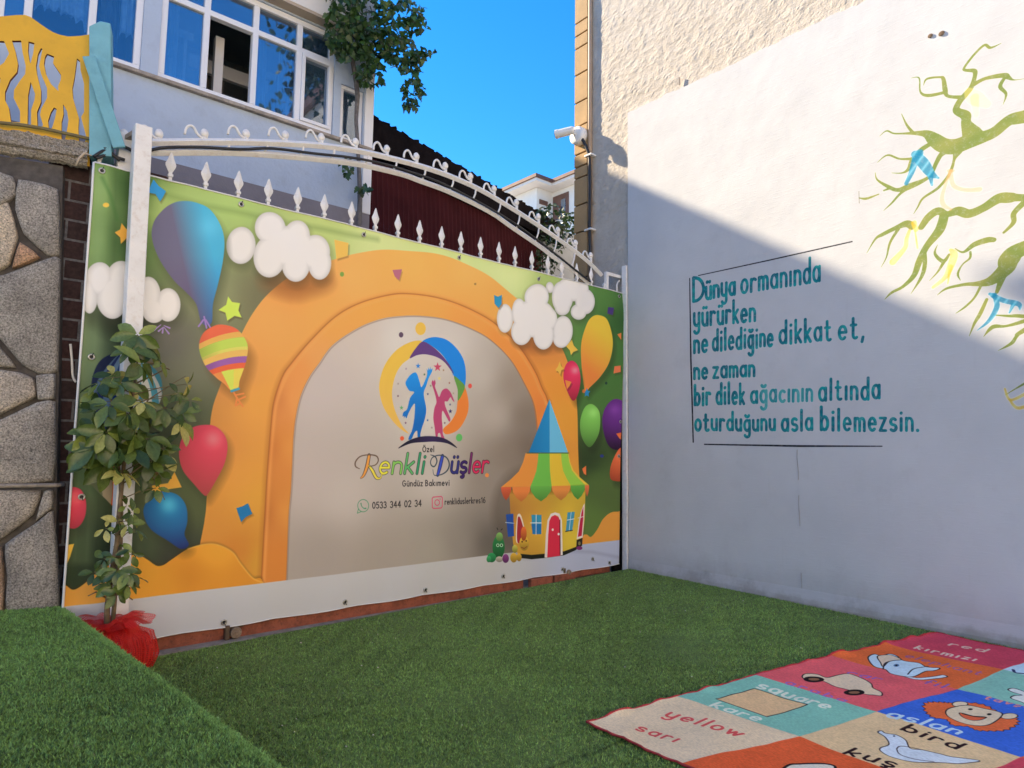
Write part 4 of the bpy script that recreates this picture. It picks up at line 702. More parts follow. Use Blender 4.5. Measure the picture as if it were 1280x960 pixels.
def glass_mat(name, tint, refl=.42, trans=.35):
    t = NT(name); gl = t.n('ShaderNodeBsdfGlossy'); gl.inputs['Roughness'].default_value = .02; gl.inputs['Color'].default_value = (.80, .86, .95, 1)
    tr = t.n('ShaderNodeBsdfTransparent'); tr.inputs[0].default_value = (.62, .80, .95, 1); t.b.inputs['Base Color'].default_value = (*tint, 1); t.set(Roughness=.1)
    m1 = t.n('ShaderNodeMixShader'); m1.inputs[0].default_value = trans; t.l(t.b.outputs[0], m1.inputs[1]); t.l(tr.outputs[0], m1.inputs[2])
    m2 = t.n('ShaderNodeMixShader'); m2.inputs[0].default_value = refl; t.l(m1.outputs[0], m2.inputs[1]); t.l(gl.outputs[0], m2.inputs[2]); t.l(m2.outputs[0], t.out.inputs[0]); return t.m
M['glass'] = glass_mat('window_glass', (.06, .10, .15), .27, .60); M['glass_clear'] = glass_mat('lace_window_glass', (.06, .15, .28), .13, .82)
def wall_mat():
    t = NT('painted_plaster'); ti = t.n('ShaderNodeTexImage'); ti.image = WALL_IMG; ti.interpolation = 'Cubic'; ti.extension = 'CLIP'; uv = t.n('ShaderNodeUVMap'); uv.uv_map = 'uv'; t.l(uv.outputs[0], ti.inputs[0])
    white = t.ramp(t.noise(1.3, 6, .6), [(.3, (.485, .505, .53)), (.7, (.545, .565, .59))])
    white = t.mix(white, (.42, .43, .45), t.ramp(t.noise(3.2, 9, .75), [(.54, 0.0), (.80, .55)])); white = t.mix(white, (.40, .41, .42), t.ramp(t.noise(1.0, 7, .7, t.map((1, 14, 1.1))), [(.60, 0.0), (.82, .35)]))
    # grime of its own along the foot of the wall, splashed up from the lawn
    sx = t.n('ShaderNodeSeparateXYZ'); t.l(t.co, sx.inputs[0]); ad = t.n('ShaderNodeMath', operation='MULTIPLY_ADD'); t.l(t.noise(3.5, 8, .7), ad.inputs[0]); ad.inputs[1].default_value = -.55; t.l(sx.outputs['Z'], ad.inputs[2])
    white = t.mix(white, (.30, .29, .28), t.ramp(ad.outputs[0], [(0.0, .75), (.10, .25), (.32, 0.0)]))
    wear = t.ramp(t.noise(34, 6, .7), [(.34, .8), (.48, 1.0)]); a = t.n('ShaderNodeMath', operation='MULTIPLY'); t.l(ti.outputs['Alpha'], a.inputs[0]); t.l(wear, a.inputs[1])
    t.col(t.mix(white, ti.outputs[0], a.outputs[0])); t.set(Roughness=.78); t.b.inputs['Specular IOR Level'].default_value = .25
    n1 = t.bump(t.noise(7, 5, .5), .09, .03); st = t.ramp(t.noise(1.0, 6, .65, t.map((1, 7, 55))), [(.52, 0.0), (.7, 1.0)]); n2 = t.bump(st, .14, .006, n1); t.bump(t.noise(150, 3), .12, .003, n2); return t.m
M['plaster'] = wall_mat()
def stucco_mat():
    t = NT('rough_cast'); c = t.ramp(t.noise(4, 7, .65), [(.3, (.46, .42, .36)), (.7, (.57, .53, .47))]); c = t.mix(c, (.37, .32, .26), t.ramp(t.noise(15, 8, .7), [(.52, 0.0), (.72, .5)])); t.col(c); t.set(Roughness=.9)
    n1 = t.bump(t.noise(38, 8, .75), .55, .02); t.bump(t.noise(130, 6, .7), .7, .008, n1); return t.m
M['stucco'] = stucco_mat()
def net_mat():
    t = NT('red_netting'); c = t.ramp(t.noise(8, 4), [(.3, (.72, .018, .014)), (.7, (.92, .05, .035))]); t.col(c); t.set(Roughness=.6)
    uv = t.n('ShaderNodeUVMap'); uv.uv_map = 'uv'; s = t.n('ShaderNodeSeparateXYZ'); t.l(uv.outputs[0], s.inputs[0]); ms = []
    for ax, k in (('X', 150), ('Y', 55)):
        m = t.n('ShaderNodeMath', operation='MULTIPLY'); t.l(s.outputs[ax], m.inputs[0]); m.inputs[1].default_value = k; f = t.n('ShaderNodeMath', operation='FRACT'); t.l(m.outputs[0], f.inputs[0]); g = t.n('ShaderNodeMath', operation='LESS_THAN'); t.l(f.outputs[0], g.inputs[0]); g.inputs[1].default_value = .42; ms.append(g.outputs[0])
    mx = t.n('ShaderNodeMath', operation='MAXIMUM'); t.l(ms[0], mx.inputs[0]); t.l(ms[1], mx.inputs[1]); k = t.n('ShaderNodeMath', operation='MULTIPLY_ADD'); t.l(mx.outputs[0], k.inputs[0]); k.inputs[1].default_value = .52; k.inputs[2].default_value = .24
    tr = t.n('ShaderNodeBsdfTransparent'); ts = t.n('ShaderNodeBsdfTranslucent'); t.l(c, ts.inputs[0]); m0 = t.n('ShaderNodeMixShader'); m0.inputs[0].default_value = .4; t.l(t.b.outputs[0], m0.inputs[1]); t.l(ts.outputs[0], m0.inputs[2])
    m1 = t.n('ShaderNodeMixShader'); t.l(k.outputs[0], m1.inputs[0]); t.l(tr.outputs[0], m1.inputs[1]); t.l(m0.outputs[0], m1.inputs[2]); t.l(m1.outputs[0], t.out.inputs[0]); return t.m
M['net'] = net_mat()
M['rug'] = img_mat('woven_rug', RUG_IMG, .95, 0, .5, .05, weave=(160, 60, 160))

def attr(o, name, vals, dom='POINT'):
    a = o.data.attributes.new(name, 'FLOAT', dom); a.data.foreach_set('value', np.asarray(vals, np.float32)); return o

# ================================================================ the setting: ground, lawn, raised terrace
EDGE = [(-5.420, .10), (-5.411, -.074), (-5.261, -1.754), (-5.175, -2.794), (-4.93, -5.6), (-4.7, -8.2)]
PLAT = .3135
mb = MB(); mb.box(-150, 150, -150, 150, -.60, -.35); tag(obj('ground', mb, M['ground']), 'pale bare ground around the buildings', 'ground', kind='structure')
def edge_x(y): return float(np.interp(-y, [-a[1] for a in EDGE], [a[0] for a in EDGE]))
mb = MB(); mb.grid(50, 44, lambda u, v: (lambda y: (lambda x: (x, y, tz(x, y)+.006*mnoise.noise((x*1.7, y*1.7, 3))))(edge_x(y)-.25+(.05-edge_x(y)+.25)*u))(-7.6+7.53*v)); mb.uv = None
tag(obj('lawn', mb, M['turf_base'], smooth=True), 'lower lawn of green artificial turf in front of the gate', 'lawn', kind='structure')
mb = MB()
pl = [(-12, -9)]+[(x, y) for x, y in EDGE[::-1]]+[(-5.42, .16), (-9.5, 1.3), (-12, 2.0)]
mb.prism(pl, lambda a, b, d: (a, b, d), -.3, PLAT)
tag(obj('terrace', mb, M['turf_base']), 'raised terrace of green artificial turf beside the stone wall', 'terrace', kind='structure')
mb = MB(); mb.box(-5.5, .0, -.085, 2.2, -.3, -.046); tag(obj('gate_track', mb, M['concrete']), 'gritty concrete strip under the gate', 'track', kind='structure')

def blades(name, xy, z, h, w, m, label, shift=None):
    n = len(xy); a = RNG.uniform(0, 2*np.pi, n); hh = h*RNG.uniform(.55, 1.2, n); ln = RNG.normal(0, .55, (n, 2)); ww = w*RNG.uniform(.7, 1.3, n)
    b = np.stack([xy[:, 0], xy[:, 1], z], 1); dx = np.stack([np.cos(a)*ww/2, np.sin(a)*ww/2, np.zeros(n)], 1); up = np.stack([ln[:, 0]*hh, ln[:, 1]*hh, hh], 1)
    V = np.empty((n, 3, 3), np.float32); V[:, 0] = b-dx; V[:, 1] = b+dx; V[:, 2] = b+up
    me = bpy.data.meshes.new(name); me.vertices.add(3*n); me.vertices.foreach_set('co', V.ravel()); me.loops.add(3*n); me.loops.foreach_set('vertex_index', np.arange(3*n, dtype=np.int32))
    me.polygons.add(n); me.polygons.foreach_set('loop_start', np.arange(0, 3*n, 3, dtype=np.int32)); me.update(); me.validate()
    o = bpy.data.objects.new(name, me); scene.collection.objects.link(o); me.materials.append(m)
    cl = np.sin(xy[:, 0]*61+3*np.sin(xy[:, 1]*47))*np.sin(xy[:, 1]*71+3*np.sin(xy[:, 0]*39)); t = np.clip(RNG.normal(.5, .22, n)+.20*cl+.08*np.sin(xy[:, 0]*2.1+1.3*np.sin(xy[:, 1]*1.7))*np.sin(xy[:, 1]*1.3+.7)+(shift(xy) if shift else 0), 0, .93); t[RNG.random(n) < .004] = 1.0; attr(o, 'tint', np.repeat(t, 3)); return tag(o, label, 'artificial grass', kind='stuff')
def in_poly(x, y, poly):
    ins = np.zeros(x.shape, bool); n = len(poly)
    for i in range(n):
        (ax, ay), (bx, by) = poly[i], poly[(i+1) % n]
        if ay == by: continue
        ins ^= ((ay > y) != (by > y)) & (x < (bx-ax)*(y-ay)/(by-ay)+ax)
    return ins
rugpoly = RROW0+[RROW1[5], RROW2[5], RROW3[5]]+RROW3[::-1][1:]+[RROW2[0], RROW1[0]]
rc = np.mean(np.array(rugpoly), 0)
def lawn_pts(n):
    x = RNG.uniform(-5.5, -.0, n); y = RNG.uniform(-5.0, -.095, n); e = np.interp(-y, [-a[1] for a in EDGE], [a[0] for a in EDGE])
    d = np.hypot(x-CAM[0], y-CAM[1]); keep = (x > e) & (RNG.random(n) < np.clip(3.0/d, .3, 1)) & ~in_poly(x, y, [(rc[0]+(a-rc[0])*.985, rc[1]+(b-rc[1])*.985) for a, b in rugpoly]); 
    f = (x-CAM[0])*_f[0]+(y-CAM[1])*_f[1]; keep &= f > .5; return np.stack([x[keep], y[keep]], 1)
SA1, SA2 = fpl(724, 948)[:2], fpl(778, 929)[:2]; sdv = (SA2-SA1)/np.linalg.norm(SA2-SA1)
def seam(xy):                # where two rolls of turf meet
    r_ = xy-SA1; d = np.abs(r_[:, 0]*sdv[1]-r_[:, 1]*sdv[0]+.006*np.sin(xy[:, 0]*23)); d2 = np.abs(xy[:, 1]+1.62+.01*np.sin(xy[:, 0]*9)); return np.where(d < .011, -.42, 0)+np.where(d2 < .008, -.26, 0)
p = lawn_pts(740000); blades('grass_pile', p, tz(p[:, 0], p[:, 1]), .0120, .0060, M['turf_blade'], 'short green artificial grass pile on the lower lawn', seam)
n = 560000; x = RNG.uniform(-7.4, -4.9, n); y = RNG.uniform(-3.9, .75, n); e = np.interp(-y, [-a[1] for a in EDGE], [a[0] for a in EDGE])
nl = 16000; yl = RNG.uniform(-3.9, .05, nl); xl = np.interp(-yl, [-a[1] for a in EDGE], [a[0] for a in EDGE])+RNG.normal(0, .008, nl)
k = (x < e) & (RNG.random(n) < np.clip(2.4/np.hypot(x-CAM[0], y-CAM[1]), .3, 1)) & (y < .107+(-5.411-x)*.268+.0); p = np.concatenate([np.stack([x[k], y[k]], 1), np.stack([xl, yl], 1)]); ne = int(k.sum())
blades('grass_pile', p, np.full(len(p), PLAT), .0115, .0055, M['turf_blade_terrace'], 'short green artificial grass pile on the raised terrace', lambda xy: np.where(np.arange(len(xy)) >= ne, .22, 0))

mb = MB()
for _ in range(90):
    x, y = RNG.uniform(-5.2, -.2), -.25-3.6*RNG.random()**1.3
    if in_poly(np.array([x]), np.array([y]), rugpoly)[0]: continue
    r_ = RNG.uniform(.003, .008); z = tz(x, y)+.012; a = RNG.uniform(0, 6.28); q = [(x+r_*math.cos(a+k*2.09)*RNG.uniform(.6, 1.4), y+r_*math.sin(a+k*2.09)*RNG.uniform(.6, 1.4), z) for k in range(3)]; mb.add(q+[(x, y, z+r_*.8)], [(0, 1, 3), (1, 2, 3), (2, 0, 3), (2, 1, 0)])
M['speck'] = mat('pale_speck', (.60, .56, .48), .9, .4, 40); tag(obj('litter', mb, M['speck']), 'tiny pale specks of litter scattered over the lower lawn', 'litter', kind='stuff')

# ================================================================ right: rendered building with the painted panel
b1 = thing('building', (0, -2, -.3), 'tall beige rough-cast building with a white painted panel and tree mural', 'building')
mb = MB(); mb.box(.02, 9, -9, .80, -.3, 9.2)
YS0, YS1 = .80, -6.5
def stz(y, z):
    q = mnoise.fractal((y*13, z*19, 1.3), .7, 2.2, 6)*.007+mnoise.noise((y*5, z*5, 7))*.004; return -.004-q if q > 0 else -.004-q*.6
mb.grid(330, 300, lambda u, v: (lambda y, z: (stz(y, z), y, z))(YS0+(YS1-YS0)*u, 2.6+6.6*v)); mb.uv = None
obj('wall', mb, M['stucco'], b1, smooth=False)
mb = MB(); yp0, yp1 = -.062, -6.6
def panel_pt(u, v):
    y = yp0+(yp1-yp0)*u; top = 5.395+.022*mnoise.noise((y*7, 0, 2))+.014*mnoise.noise((y*23, 0, 8))+.02*mnoise.noise((y*1.1, 0, 5)); z = -.3+(top+.3)*v
    bulge = .005*mnoise.noise((y*.9, z*.9, 4))+.0012*mnoise.noise((y*5, z*5, 4)); foot = .02*max(0, 1-abs(z)/.10) if z < .1 else 0
    return (PANX-bulge-foot, y-(.004*mnoise.noise((z*7, 1, 1)) if u == 0 else 0), z)
mb.grid(160, 140, panel_pt); uvs = [((-.04-q[1])/5.4, q[2]/5.2) for q in mb.v]; n0 = len(mb.v)
# returned edges of the render coat
top = [mb.v[140*161+i] for i in range(161)]; left = [mb.v[j*161] for j in range(141)]
for L in (top, left):
    k = len(mb.v); mb.v += L+[(.03, q[1], q[2]) for q in L]; mb.f += [(k+i, k+i+1, k+i+1+len(L), k+i+len(L)) for i in range(len(L)-1)]; uvs += [(-.5, -.5)]*(2*len(L))
mb.uv = uvs
obj('painted_panel', mb, M['plaster'], b1, smooth=False)
mb = MB()
gz = [2.4, 2.95, 3.50, 4.096, 4.455, 4.817, 4.966, 5.138, 5.516, 5.843, 6.227, 6.593, 6.771, 6.95, 7.35, 7.75, 8.15, 8.6, 9.15]
qb = MB(); qb.box(-.03, .03, .585, .80, 2.4, 9.15); obj('quoin_backing', qb, M['groove'], b1)
for a, b in zip(gz[:-1], gz[1:]): mb.box(-.055, .03, .578, .806, a+.008, b-.010)
obj('corner_quoin', mb, M['stuccotan'], b1, bevel=.006)
mb = MB(); mb.box(-.12, 9.1, -9.1, .92, 9.2, 9.45); obj('roof', mb, M['eave'], b1)
for px, py, r_ in ((1163, 45, .02), (1177, 42, .024)):
    q = wp(px, py, PANX); mb = MB(); mb.lathe([(r_, 0), (r_*.9, .004), (r_*.3, .007)], (PANX-.004, q[1], q[2]), D=(-1, .1, .2), n=9); obj('wall_plug', mb, M['groove'], b1)
q = wp(850, 103, -.02); mb = MB(); mb.box(-.040, -.024, q[1]-.006, q[1]+.008, q[2]-.03, q[2]+.055); obj('metal_stub', mb, M['concrete'], b1)
# hairline cracks and a stain run on the panel
q0, q1 = wp(997, 562, PANX), wp(1003, 745, PANX); mb = MB()
pts = [(PANX-.0075+.004*0, q0[1]+(q1[1]-q0[1])*t+.01*mnoise.noise((t*9, 0, 0)), q0[2]+(q1[2]-q0[2])*t) for t in np.linspace(0, 1, 20)]
for a, b in ((0, 5), (6, 11), (16, 19)): mb = MB(); mb.tube(pts[a:b], .0026, 5); obj('crack', mb, M['crack'], b1)
# conduit and cable on the corner
mb = MB(); mb.tube([(-.035, .545, 3.0), (-.035, .548, 9.1)], .028, 10); tag(obj('pipe', mb, M['conduit'], smooth=True), 'thin brown pipe running down the wall beside the tan corner stones', 'pipe')
mb = MB()
cpts = [(-.12, .62, 5.30), (-.10, .57, 5.20), (-.072, .53, 5.05), (-.07, .515, 4.85), (-.07, .51, 4.5), (-.07, .515, 4.1), (-.07, .50, 3.7), (-.06, .49, 3.35), (-.04, .42, 3.12)]
mb.tube([tuple(q) for q in spline(cpts, False, 5)], .020, 8); cab = obj('camera_cable', mb, M['black_rubber'], smooth=True); tag(cab, 'black cable dropping from the security camera along the brown pipe', 'cable')
for z in (5.05, 4.08): mb = MB(); mb.box(-.098, -.0, .47, .59, z-.012, z+.012); obj('cable_clip', mb, M['white_plastic'], cab, bevel=.004)
# security camera
sc_ = thing('security_camera', (-.06, .70, 5.35), 'white bullet security camera on a round box at the building corner', 'camera')
mb = MB(); mb.lathe([(.115, 0), (.118, .02), (.115, .09), (.09, .105), (.02, .108)], (-.055, .685, 5.35), D=(-1, 0, 0), n=24); obj('junction_box', mb, M['white_plastic'], sc_, smooth=True)
d = Vector((-.50, .86, -.10)).normalized(); p0 = Vector((-.20, .70, 5.40))
mb = MB(); mb.tube([(-.15, .69, 5.36), (-.20, .70, 5.37), tuple(p0+d*.03)], .022, 10); obj('bracket', mb, M['white_plastic'], sc_, smooth=True)
mb = MB(); mb.lathe([(.045, -.02), (.052, 0), (.052, .19), (.056, .19), (.056, .225)], p0, D=d, n=18); hs = obj('housing', mb, M['white_plastic'], sc_)
mb = MB(); mb.lathe([(.046, .226), (.046, .231), (.02, .233)], p0, D=d, n=18); obj('lens', mb, M['black_rubber'], hs)

# ================================================================ behind the gate: the pale house
HY = 1.2
_zk = (HY+5.0167)/8.5167
zz = lambda z35: 1.35+(z35-1.35)*_zk          # heights read off one plane, carried to the facade's own plane
def hx(px, py=120): return gp(px, py, HY)[0]
hc = hx(465, 140); SILL, TRAN, HEAD, BAND = zz(5.695), zz(6.78), zz(7.21), zz(4.69)
hs0 = thing('house', (-6, HY, -.35), 'white two storey house with blue reflecting windows behind the gate', 'house')
XL = -14.0
u2a, u2b, v2a, v2b = hx(197, 95), hx(418, 100), hx(427, 100), hx(454, 140); u1a, u1b = hx(-60, 60), hx(177, 60)
mb = MB(); W0, W1 = HY, HY+.2
mb.box(XL, hc, W0, W1, -.35, SILL); mb.box(XL, hc, W0, W1, HEAD, 7.4)
for a, b in ((XL, u1a), (u1b, u2a), (u2b, v2a), (v2b, hc)): mb.box(a, b, W0, W1, SILL, HEAD)
NT_ = zz(6.51)
mb.box(v2a, v2b, W0, W1, NT_, HEAD)
mb.box(hc-.2, hc, W1, HY+2.3, -.35, 7.4); mb.box(XL, XL+.2, W1, HY+2.3, -.35, 7.4); mb.box(XL, hc, HY+2.3, HY+2.5, -.35, 7.4)
obj('wall', mb, M['house_wall'], hs0)
mb = MB(); mb.box(XL+.2, hc-.2, W1, HY+2.3, SILL-.45, SILL-.3); mb.box(XL+.2, hc-.2, W1, HY+2.3, 6.1, 6.25); mb.box(XL+.2, hc-.2, HY+2.1, HY+2.2, SILL-.3, 6.1)
for x in (-8.6, hx(180)): mb.box(x-.05, x+.05, W1+.5, HY+2.1, SILL-.3, 6.1)
obj('room', mb, M['room'], hs0)
mb = MB(); mb.box(XL, hc+.006, HY-.012, HY+.05, -.35, BAND); obj('plinth', mb, M['house_band'], hs0)
mb = MB(); mb.box(XL, hc+.1, HY-.16, HY+2.55, 7.4, 7.6); mb.box(XL, hx(432), HY-.13, HY+.0, HEAD+.045, 7.4); obj('roof', mb, M['plain_white'], hs0)
mb = MB(); mb.box(XL, hx(434), HY-.125, HY+.02, HEAD+.015, HEAD+.045); obj('soffit', mb, M['soffit'], hs0)
mb = MB(); mb.box(XL, hc+.01, HY-.05, HY+.03, SILL-.045, SILL-.012); obj('sill', mb, M['concrete'], hs0, bevel=.006)
mb = MB(); mb.box(-17, -1.2, 6.0, 9.5, -.35, 8.555); mb.box(XL, hc-.2, HY+2.5, 6.0, -.35, 7.0); obj('shadow_block', mb, M['house_wall'], hs0)  # unseen block added behind the house to cast the slanting wall shadow
mb = MB(); mb.box(hx(456), hc+.012, HY-.02, HY+.21, BAND, HEAD); obj('corner_trim', mb, M['pvc'], hs0, bevel=.006)
Y0f, Y1f = HY+.02, HY+.09
def window(x0, x1, z0, z1, muls, trans=None, fw=.055, panes=None, sash=None):
    mb = MB(); mb.box(x0, x1, Y0f, Y1f, z0, z0+fw); mb.box(x0, x1, Y0f, Y1f, z1-fw, z1)
    xs = [x0]+list(muls)+[x1]
    for i, x in enumerate(xs):
        a = x if i == 0 else (x-fw if i == len(xs)-1 else x-fw/2); mb.box(a, a+fw, Y0f+.001, Y1f-.001, z0+fw, z1-fw)
    if trans: mb.box(x0+fw, x1-fw, Y0f+.002, Y1f-.002, trans-fw/2, trans+fw/2)
    w = obj('window', mb, M['pvc'], hs0, bevel=.006)
    for i in range(len(xs)-1):
        a, b = xs[i]+fw/2, xs[i+1]-fw/2
        cells = [(z0+fw, (trans-fw/2) if trans else z1-fw)]+([(trans+fw/2, z1-fw)] if trans else [])
        for k, (c, d) in enumerate(cells):
            kind = (panes or {}).get((i, k), 'glass')
            if kind == 'open': continue
            g = MB(); g.box(a, b, HY+.05, HY+.056, c, d); obj('pane', g, M[kind], w)
            if (i, k) in (sash or ()):
                s_ = MB(); f = .035
                for q in ((a, b, c, c+f), (a, b, d-f, d), (a, a+f, c+f, d-f), (b-f, b, c+f, d-f)): s_.box(q[0], q[1], HY+.0, HY+.049, q[2], q[3])
                obj('sash', s_, M['pvc'], w, bevel=.005)
    return w
w2 = window(u2a, u2b, SILL, HEAD, [hx(256, 90), hx(318, 100), hx(373.5, 110)], TRAN, panes={(1, 0): 'open'}, sash=((3, 0),))
w1 = window(u1a, u1b, SILL, HEAD, [hx(-10), hx(34, 30), hx(114, 50)], None, panes={(2, 0): 'glass_clear', (3, 0): 'glass_clear', (1, 0): 'glass'})
w3 = window(v2a, v2b, SILL, NT_, [], None, fw=.04)
def curtain(x0, x1, z0, z1, y, m, par, folds=9, scal=0):
    mb = MB(); mb.grid(90, 30, lambda u, v: (x0+(x1-x0)*u, y+.025*math.sin(u*folds*6.28)+.01*math.sin(u*31+v*3), z0+(z1-z0)*v+(scal*abs(math.sin(u*folds*3.14*.8))+.05*math.sin(u*4) if v < .04 else 0))); mb.uv = None
    obj('curtain', mb, m, par, smooth=True)
curtain(hx(34), hx(110), gp(72, 26, HY+.12)[2], HEAD+.05, HY+.10, M['lace'], w1, 7, .06); curtain(hx(144), hx(172), gp(158, 54, HY+.12)[2], HEAD+.05, HY+.10, M['lace'], w1, 3, .04); curtain(hx(121), hx(147), SILL, HEAD+.05, HY+.14, M['drape'], w1, 4)
curtain(hx(282, 100), hx(316, 100), SILL, TRAN-.12, HY+.9, M['drape'], w2, 6); 
curtain(hx(199), hx(222), SILL, TRAN, HY+.12, M['lace'], w2, 3); curtain(hx(322), hx(336), SILL, TRAN, HY+.12, M['lace'], w2, 2); curtain(hx(352), hx(368), SILL, TRAN, HY+.12, M['lace'], w2, 2); mb = MB(); mb.box(hx(212), hx(252), HY+.40, HY+.44, TRAN-.10, TRAN-.04); mb.box(hx(216), hx(221), HY+.40, HY+.44, SILL, TRAN-.1); mb.box(hx(240), hx(244), HY+.40, HY+.44, SILL, TRAN-.1); mb.box(hx(330), hx(362), HY+.40, HY+.44, TRAN-.2, TRAN-.14); mb.box(hx(338), hx(342), HY+.40, HY+.44, SILL, TRAN-.2); mb.box(hx(262)+.12, hx(262)+.20, HY+.35, HY+.42, SILL, TRAN); mb.box(hx(262)+.0, hx(318)+.4, HY+.8, HY+.85, TRAN-.16, TRAN-.02); obj('inner_frame', mb, M['plain_white'], w2)

# ---------------------------------------------------------------- leaves
def leafset(name, leaves, m, parent, shape):
    """leaves: (base, direction, normal, length, width, tint, fold)"""
    V = []; F = []; T = []
    for b, d, n_, L, Wd, t, fold in leaves:
        b = Vector(b); d = Vector(d).normalized(); n_ = Vector(n_); sd = d.cross(n_); 
        if sd.length < 1e-4: sd = d.cross(Vector((.3, .5, .8)))
        sd.normalize(); up = sd.cross(d).normalized(); k = len(V)
        mid = [b, b+d*L*.5-up*0.0, b+d*L-up*(fold*.35*L)]
        rows = []
        for (s_, w_) in shape:
            c = b+d*(L*s_)-up*(fold*.35*L*s_*s_); rows.append((c-sd*(Wd*w_*.5)+up*(fold*Wd*w_*.25), c, c+sd*(Wd*w_*.5)+up*(fold*Wd*w_*.25)))
        for r3 in rows: V += [tuple(q) for q in r3]
        for i in range(len(rows)-1):
            a = k+3*i; F.append((a, a+1, a+4, a+3)); F.append((a+1, a+2, a+5, a+4))
        T += [t]*(3*len(rows))
    me = bpy.data.meshes.new(name); off = root_loc(parent); me.from_pydata([tuple(np.array(q)-off) for q in V], [], F); me.polygons.foreach_set('use_smooth', [True]*len(F))
    o = bpy.data.objects.new(name, me); scene.collection.objects.link(o); me.materials.append(m); o.parent = parent; attr(o, 'tint', T); return o
OVAL = [(0, .12), (.2, .62), (.45, 1.0), (.7, .9), (.88, .5), (1, .05)]
VINE = [(0, .5), (.12, 1.0), (.3, .75), (.42, .95), (.6, .45), (.7, .55), (1, .04)]
def rdir(): 
    v = RNG.normal(0, 1, 3); return v/np.linalg.norm(v)
vn = thing('climbing_vine', (hx(447, 200), HY-.1, 3.5), 'dark green climbing vine hanging at the corner of the white house', 'vine')
P3 = lambda px, py, y: tuple(gp(px, py, y))
mb = MB()
mb.tube([P3(446, 350, HY-.08), P3(448, 300, HY-.08), P3(450, 250, HY-.08), P3(449, 215, HY-.08), P3(447, 178, HY-.07), P3(445, 150, HY-.08), P3(447, 120, HY-.08), P3(445, 100, HY-.10), P3(441, 78, HY-.12), P3(446, 50, HY-.14), P3(440, 10, HY-.14), P3(436, -40, HY-.14)], [.03, .028, .026, .022, .02, .02, .026, .026, .024, .02, .018, .014], 8)
for L in ([(441, 78), (460, 60), (490, 45), (515, 50), (520, 80), (517, 120)], [(446, 50), (470, 20), (500, 5), (520, 15), (533, 25)], [(440, 20), (425, 40), (412, 55)], [(445, 100), (458, 95), (472, 80)]):
    mb.tube([P3(x, y, HY-.14-.12*i/len(L)) for i, (x, y) in enumerate(L)], [.012-.0015*i for i in range(len(L))], 6)
obj('stem', mb, M['vine_bark'], vn, smooth=True)
vl = []
clumps = [(430, 30, 26, 34, 150), (455, 10, 40, 22, 170), (445, 55, 32, 24, 170), (472, 60, 26, 26, 150), (462, 92, 18, 17, 80), (500, 15, 34, 16, 120), (520, 30, 18, 10, 56), (500, 62, 20, 24, 96), (513, 78, 17, 15, 70), (523, 68, 14, 8, 36), (517, 112, 14, 15, 70), (512, 132, 9, 5, 20), (418, 48, 12, 12, 36), (486, 45, 20, 10, 40), (440, -40, 60, 40, 260), (510, -35, 36, 30, 120), (432, 210, 8, 14, 26), (456, 234, 9, 5, 14), (480, 30, 14, 9, 20), (540, 64, 6, 4, 5)]
for cx, cy, rx, ry, k in clumps:
    for _ in range(int(k*.98)):
        a = RNG.uniform(0, 6.28); r_ = math.sqrt(RNG.uniform(0, 1)); q = gp(cx+rx*r_*math.cos(a), cy+ry*r_*math.sin(a), RNG.uniform(HY-.48, HY-.10))
        d = rdir(); d[2] = -abs(d[2])*.8-.15; nn = np.array((-.2, -1, .5))+RNG.normal(0, .6, 3); L = RNG.uniform(.05, .085)
        vl.append((q, d, nn, L, L*RNG.uniform(.8, 1.05), float(np.clip(RNG.normal(.42, .24), 0, .85)), .4))
leafset('foliage', vl, M['vine_leaf'], vn, VINE)

# ---------------------------------------------------------------- shed, garden wall, bush and far house beyond
P0 = gp(468, 157, 2.0); SA = math.atan2(.29, .956); P1 = vp(688, 281, P0, SA); su = np.array((math.cos(SA), math.sin(SA), 0)); sn = np.array((math.sin(SA), -math.cos(SA), 0))
sL = float((P1-P0)@su); ztop = P0[2]; z1s = P1[2]
sh = thing('shed', (P0[0]+su[0], P0[1]+su[1], -.35), 'maroon corrugated sheet shed with a black roof edge behind the gate', 'shed')
zl = lambda s_: ztop+(z1s-ztop)*s_/sL
mb = MB(); nn_ = int(sL/.03)
lean = .16
for i in range(nn_):
    s0, s1 = -.15+(sL+.1)*i/nn_, -.15+(sL+.1)*(i+1)/nn_; d0, d1 = (.014 if (i//1) % 3 == 0 else -.010), (.014 if ((i+1)//1) % 3 == 0 else -.010)
    pa = [P0+su*s0+sn*d0, P0+su*s1+sn*d1]; h = zl(s0)-.30
    k = [(pa[0][0]+su[0]*lean*(h+.3)*.5, pa[0][1]+su[1]*lean*(h+.3)*.5, -.35), (pa[1][0]+su[0]*lean*(h+.3)*.5, pa[1][1]+su[1]*lean*(h+.3)*.5, -.35), (pa[1][0], pa[1][1], h), (pa[0][0], pa[0][1], h)]
    mb.add(k, [(0, 1, 2, 3)])
obj('wall', mb, M['maroon'], sh)
mb = MB(); mb.prism([(-.3, zl(-.3)-.42), (sL+.2, zl(sL+.2)-.36), (sL+.2, zl(sL+.2)), (-.3, zl(-.3))], lambda a, b, d: tuple(np.append((P0+su*a+sn*d)[:2], b)), .16, -1.6); obj('roof', mb, M['dark_roof'], sh)
for i in range(26):
    s_ = -.2+(sL+.3)*(i+RNG.uniform(0, .6))/26; mb = MB(); mb.box(-.05, .05, -.03, .03, -.012, .025, Matrix.Translation(Vector(tuple(np.append((P0+su*s_+sn*.12)[:2], zl(s_)))))@Matrix.Rotation(RNG.uniform(-.5, .5), 4, 'Y')); obj('roof_tab', mb, M['dark_roof'], sh)
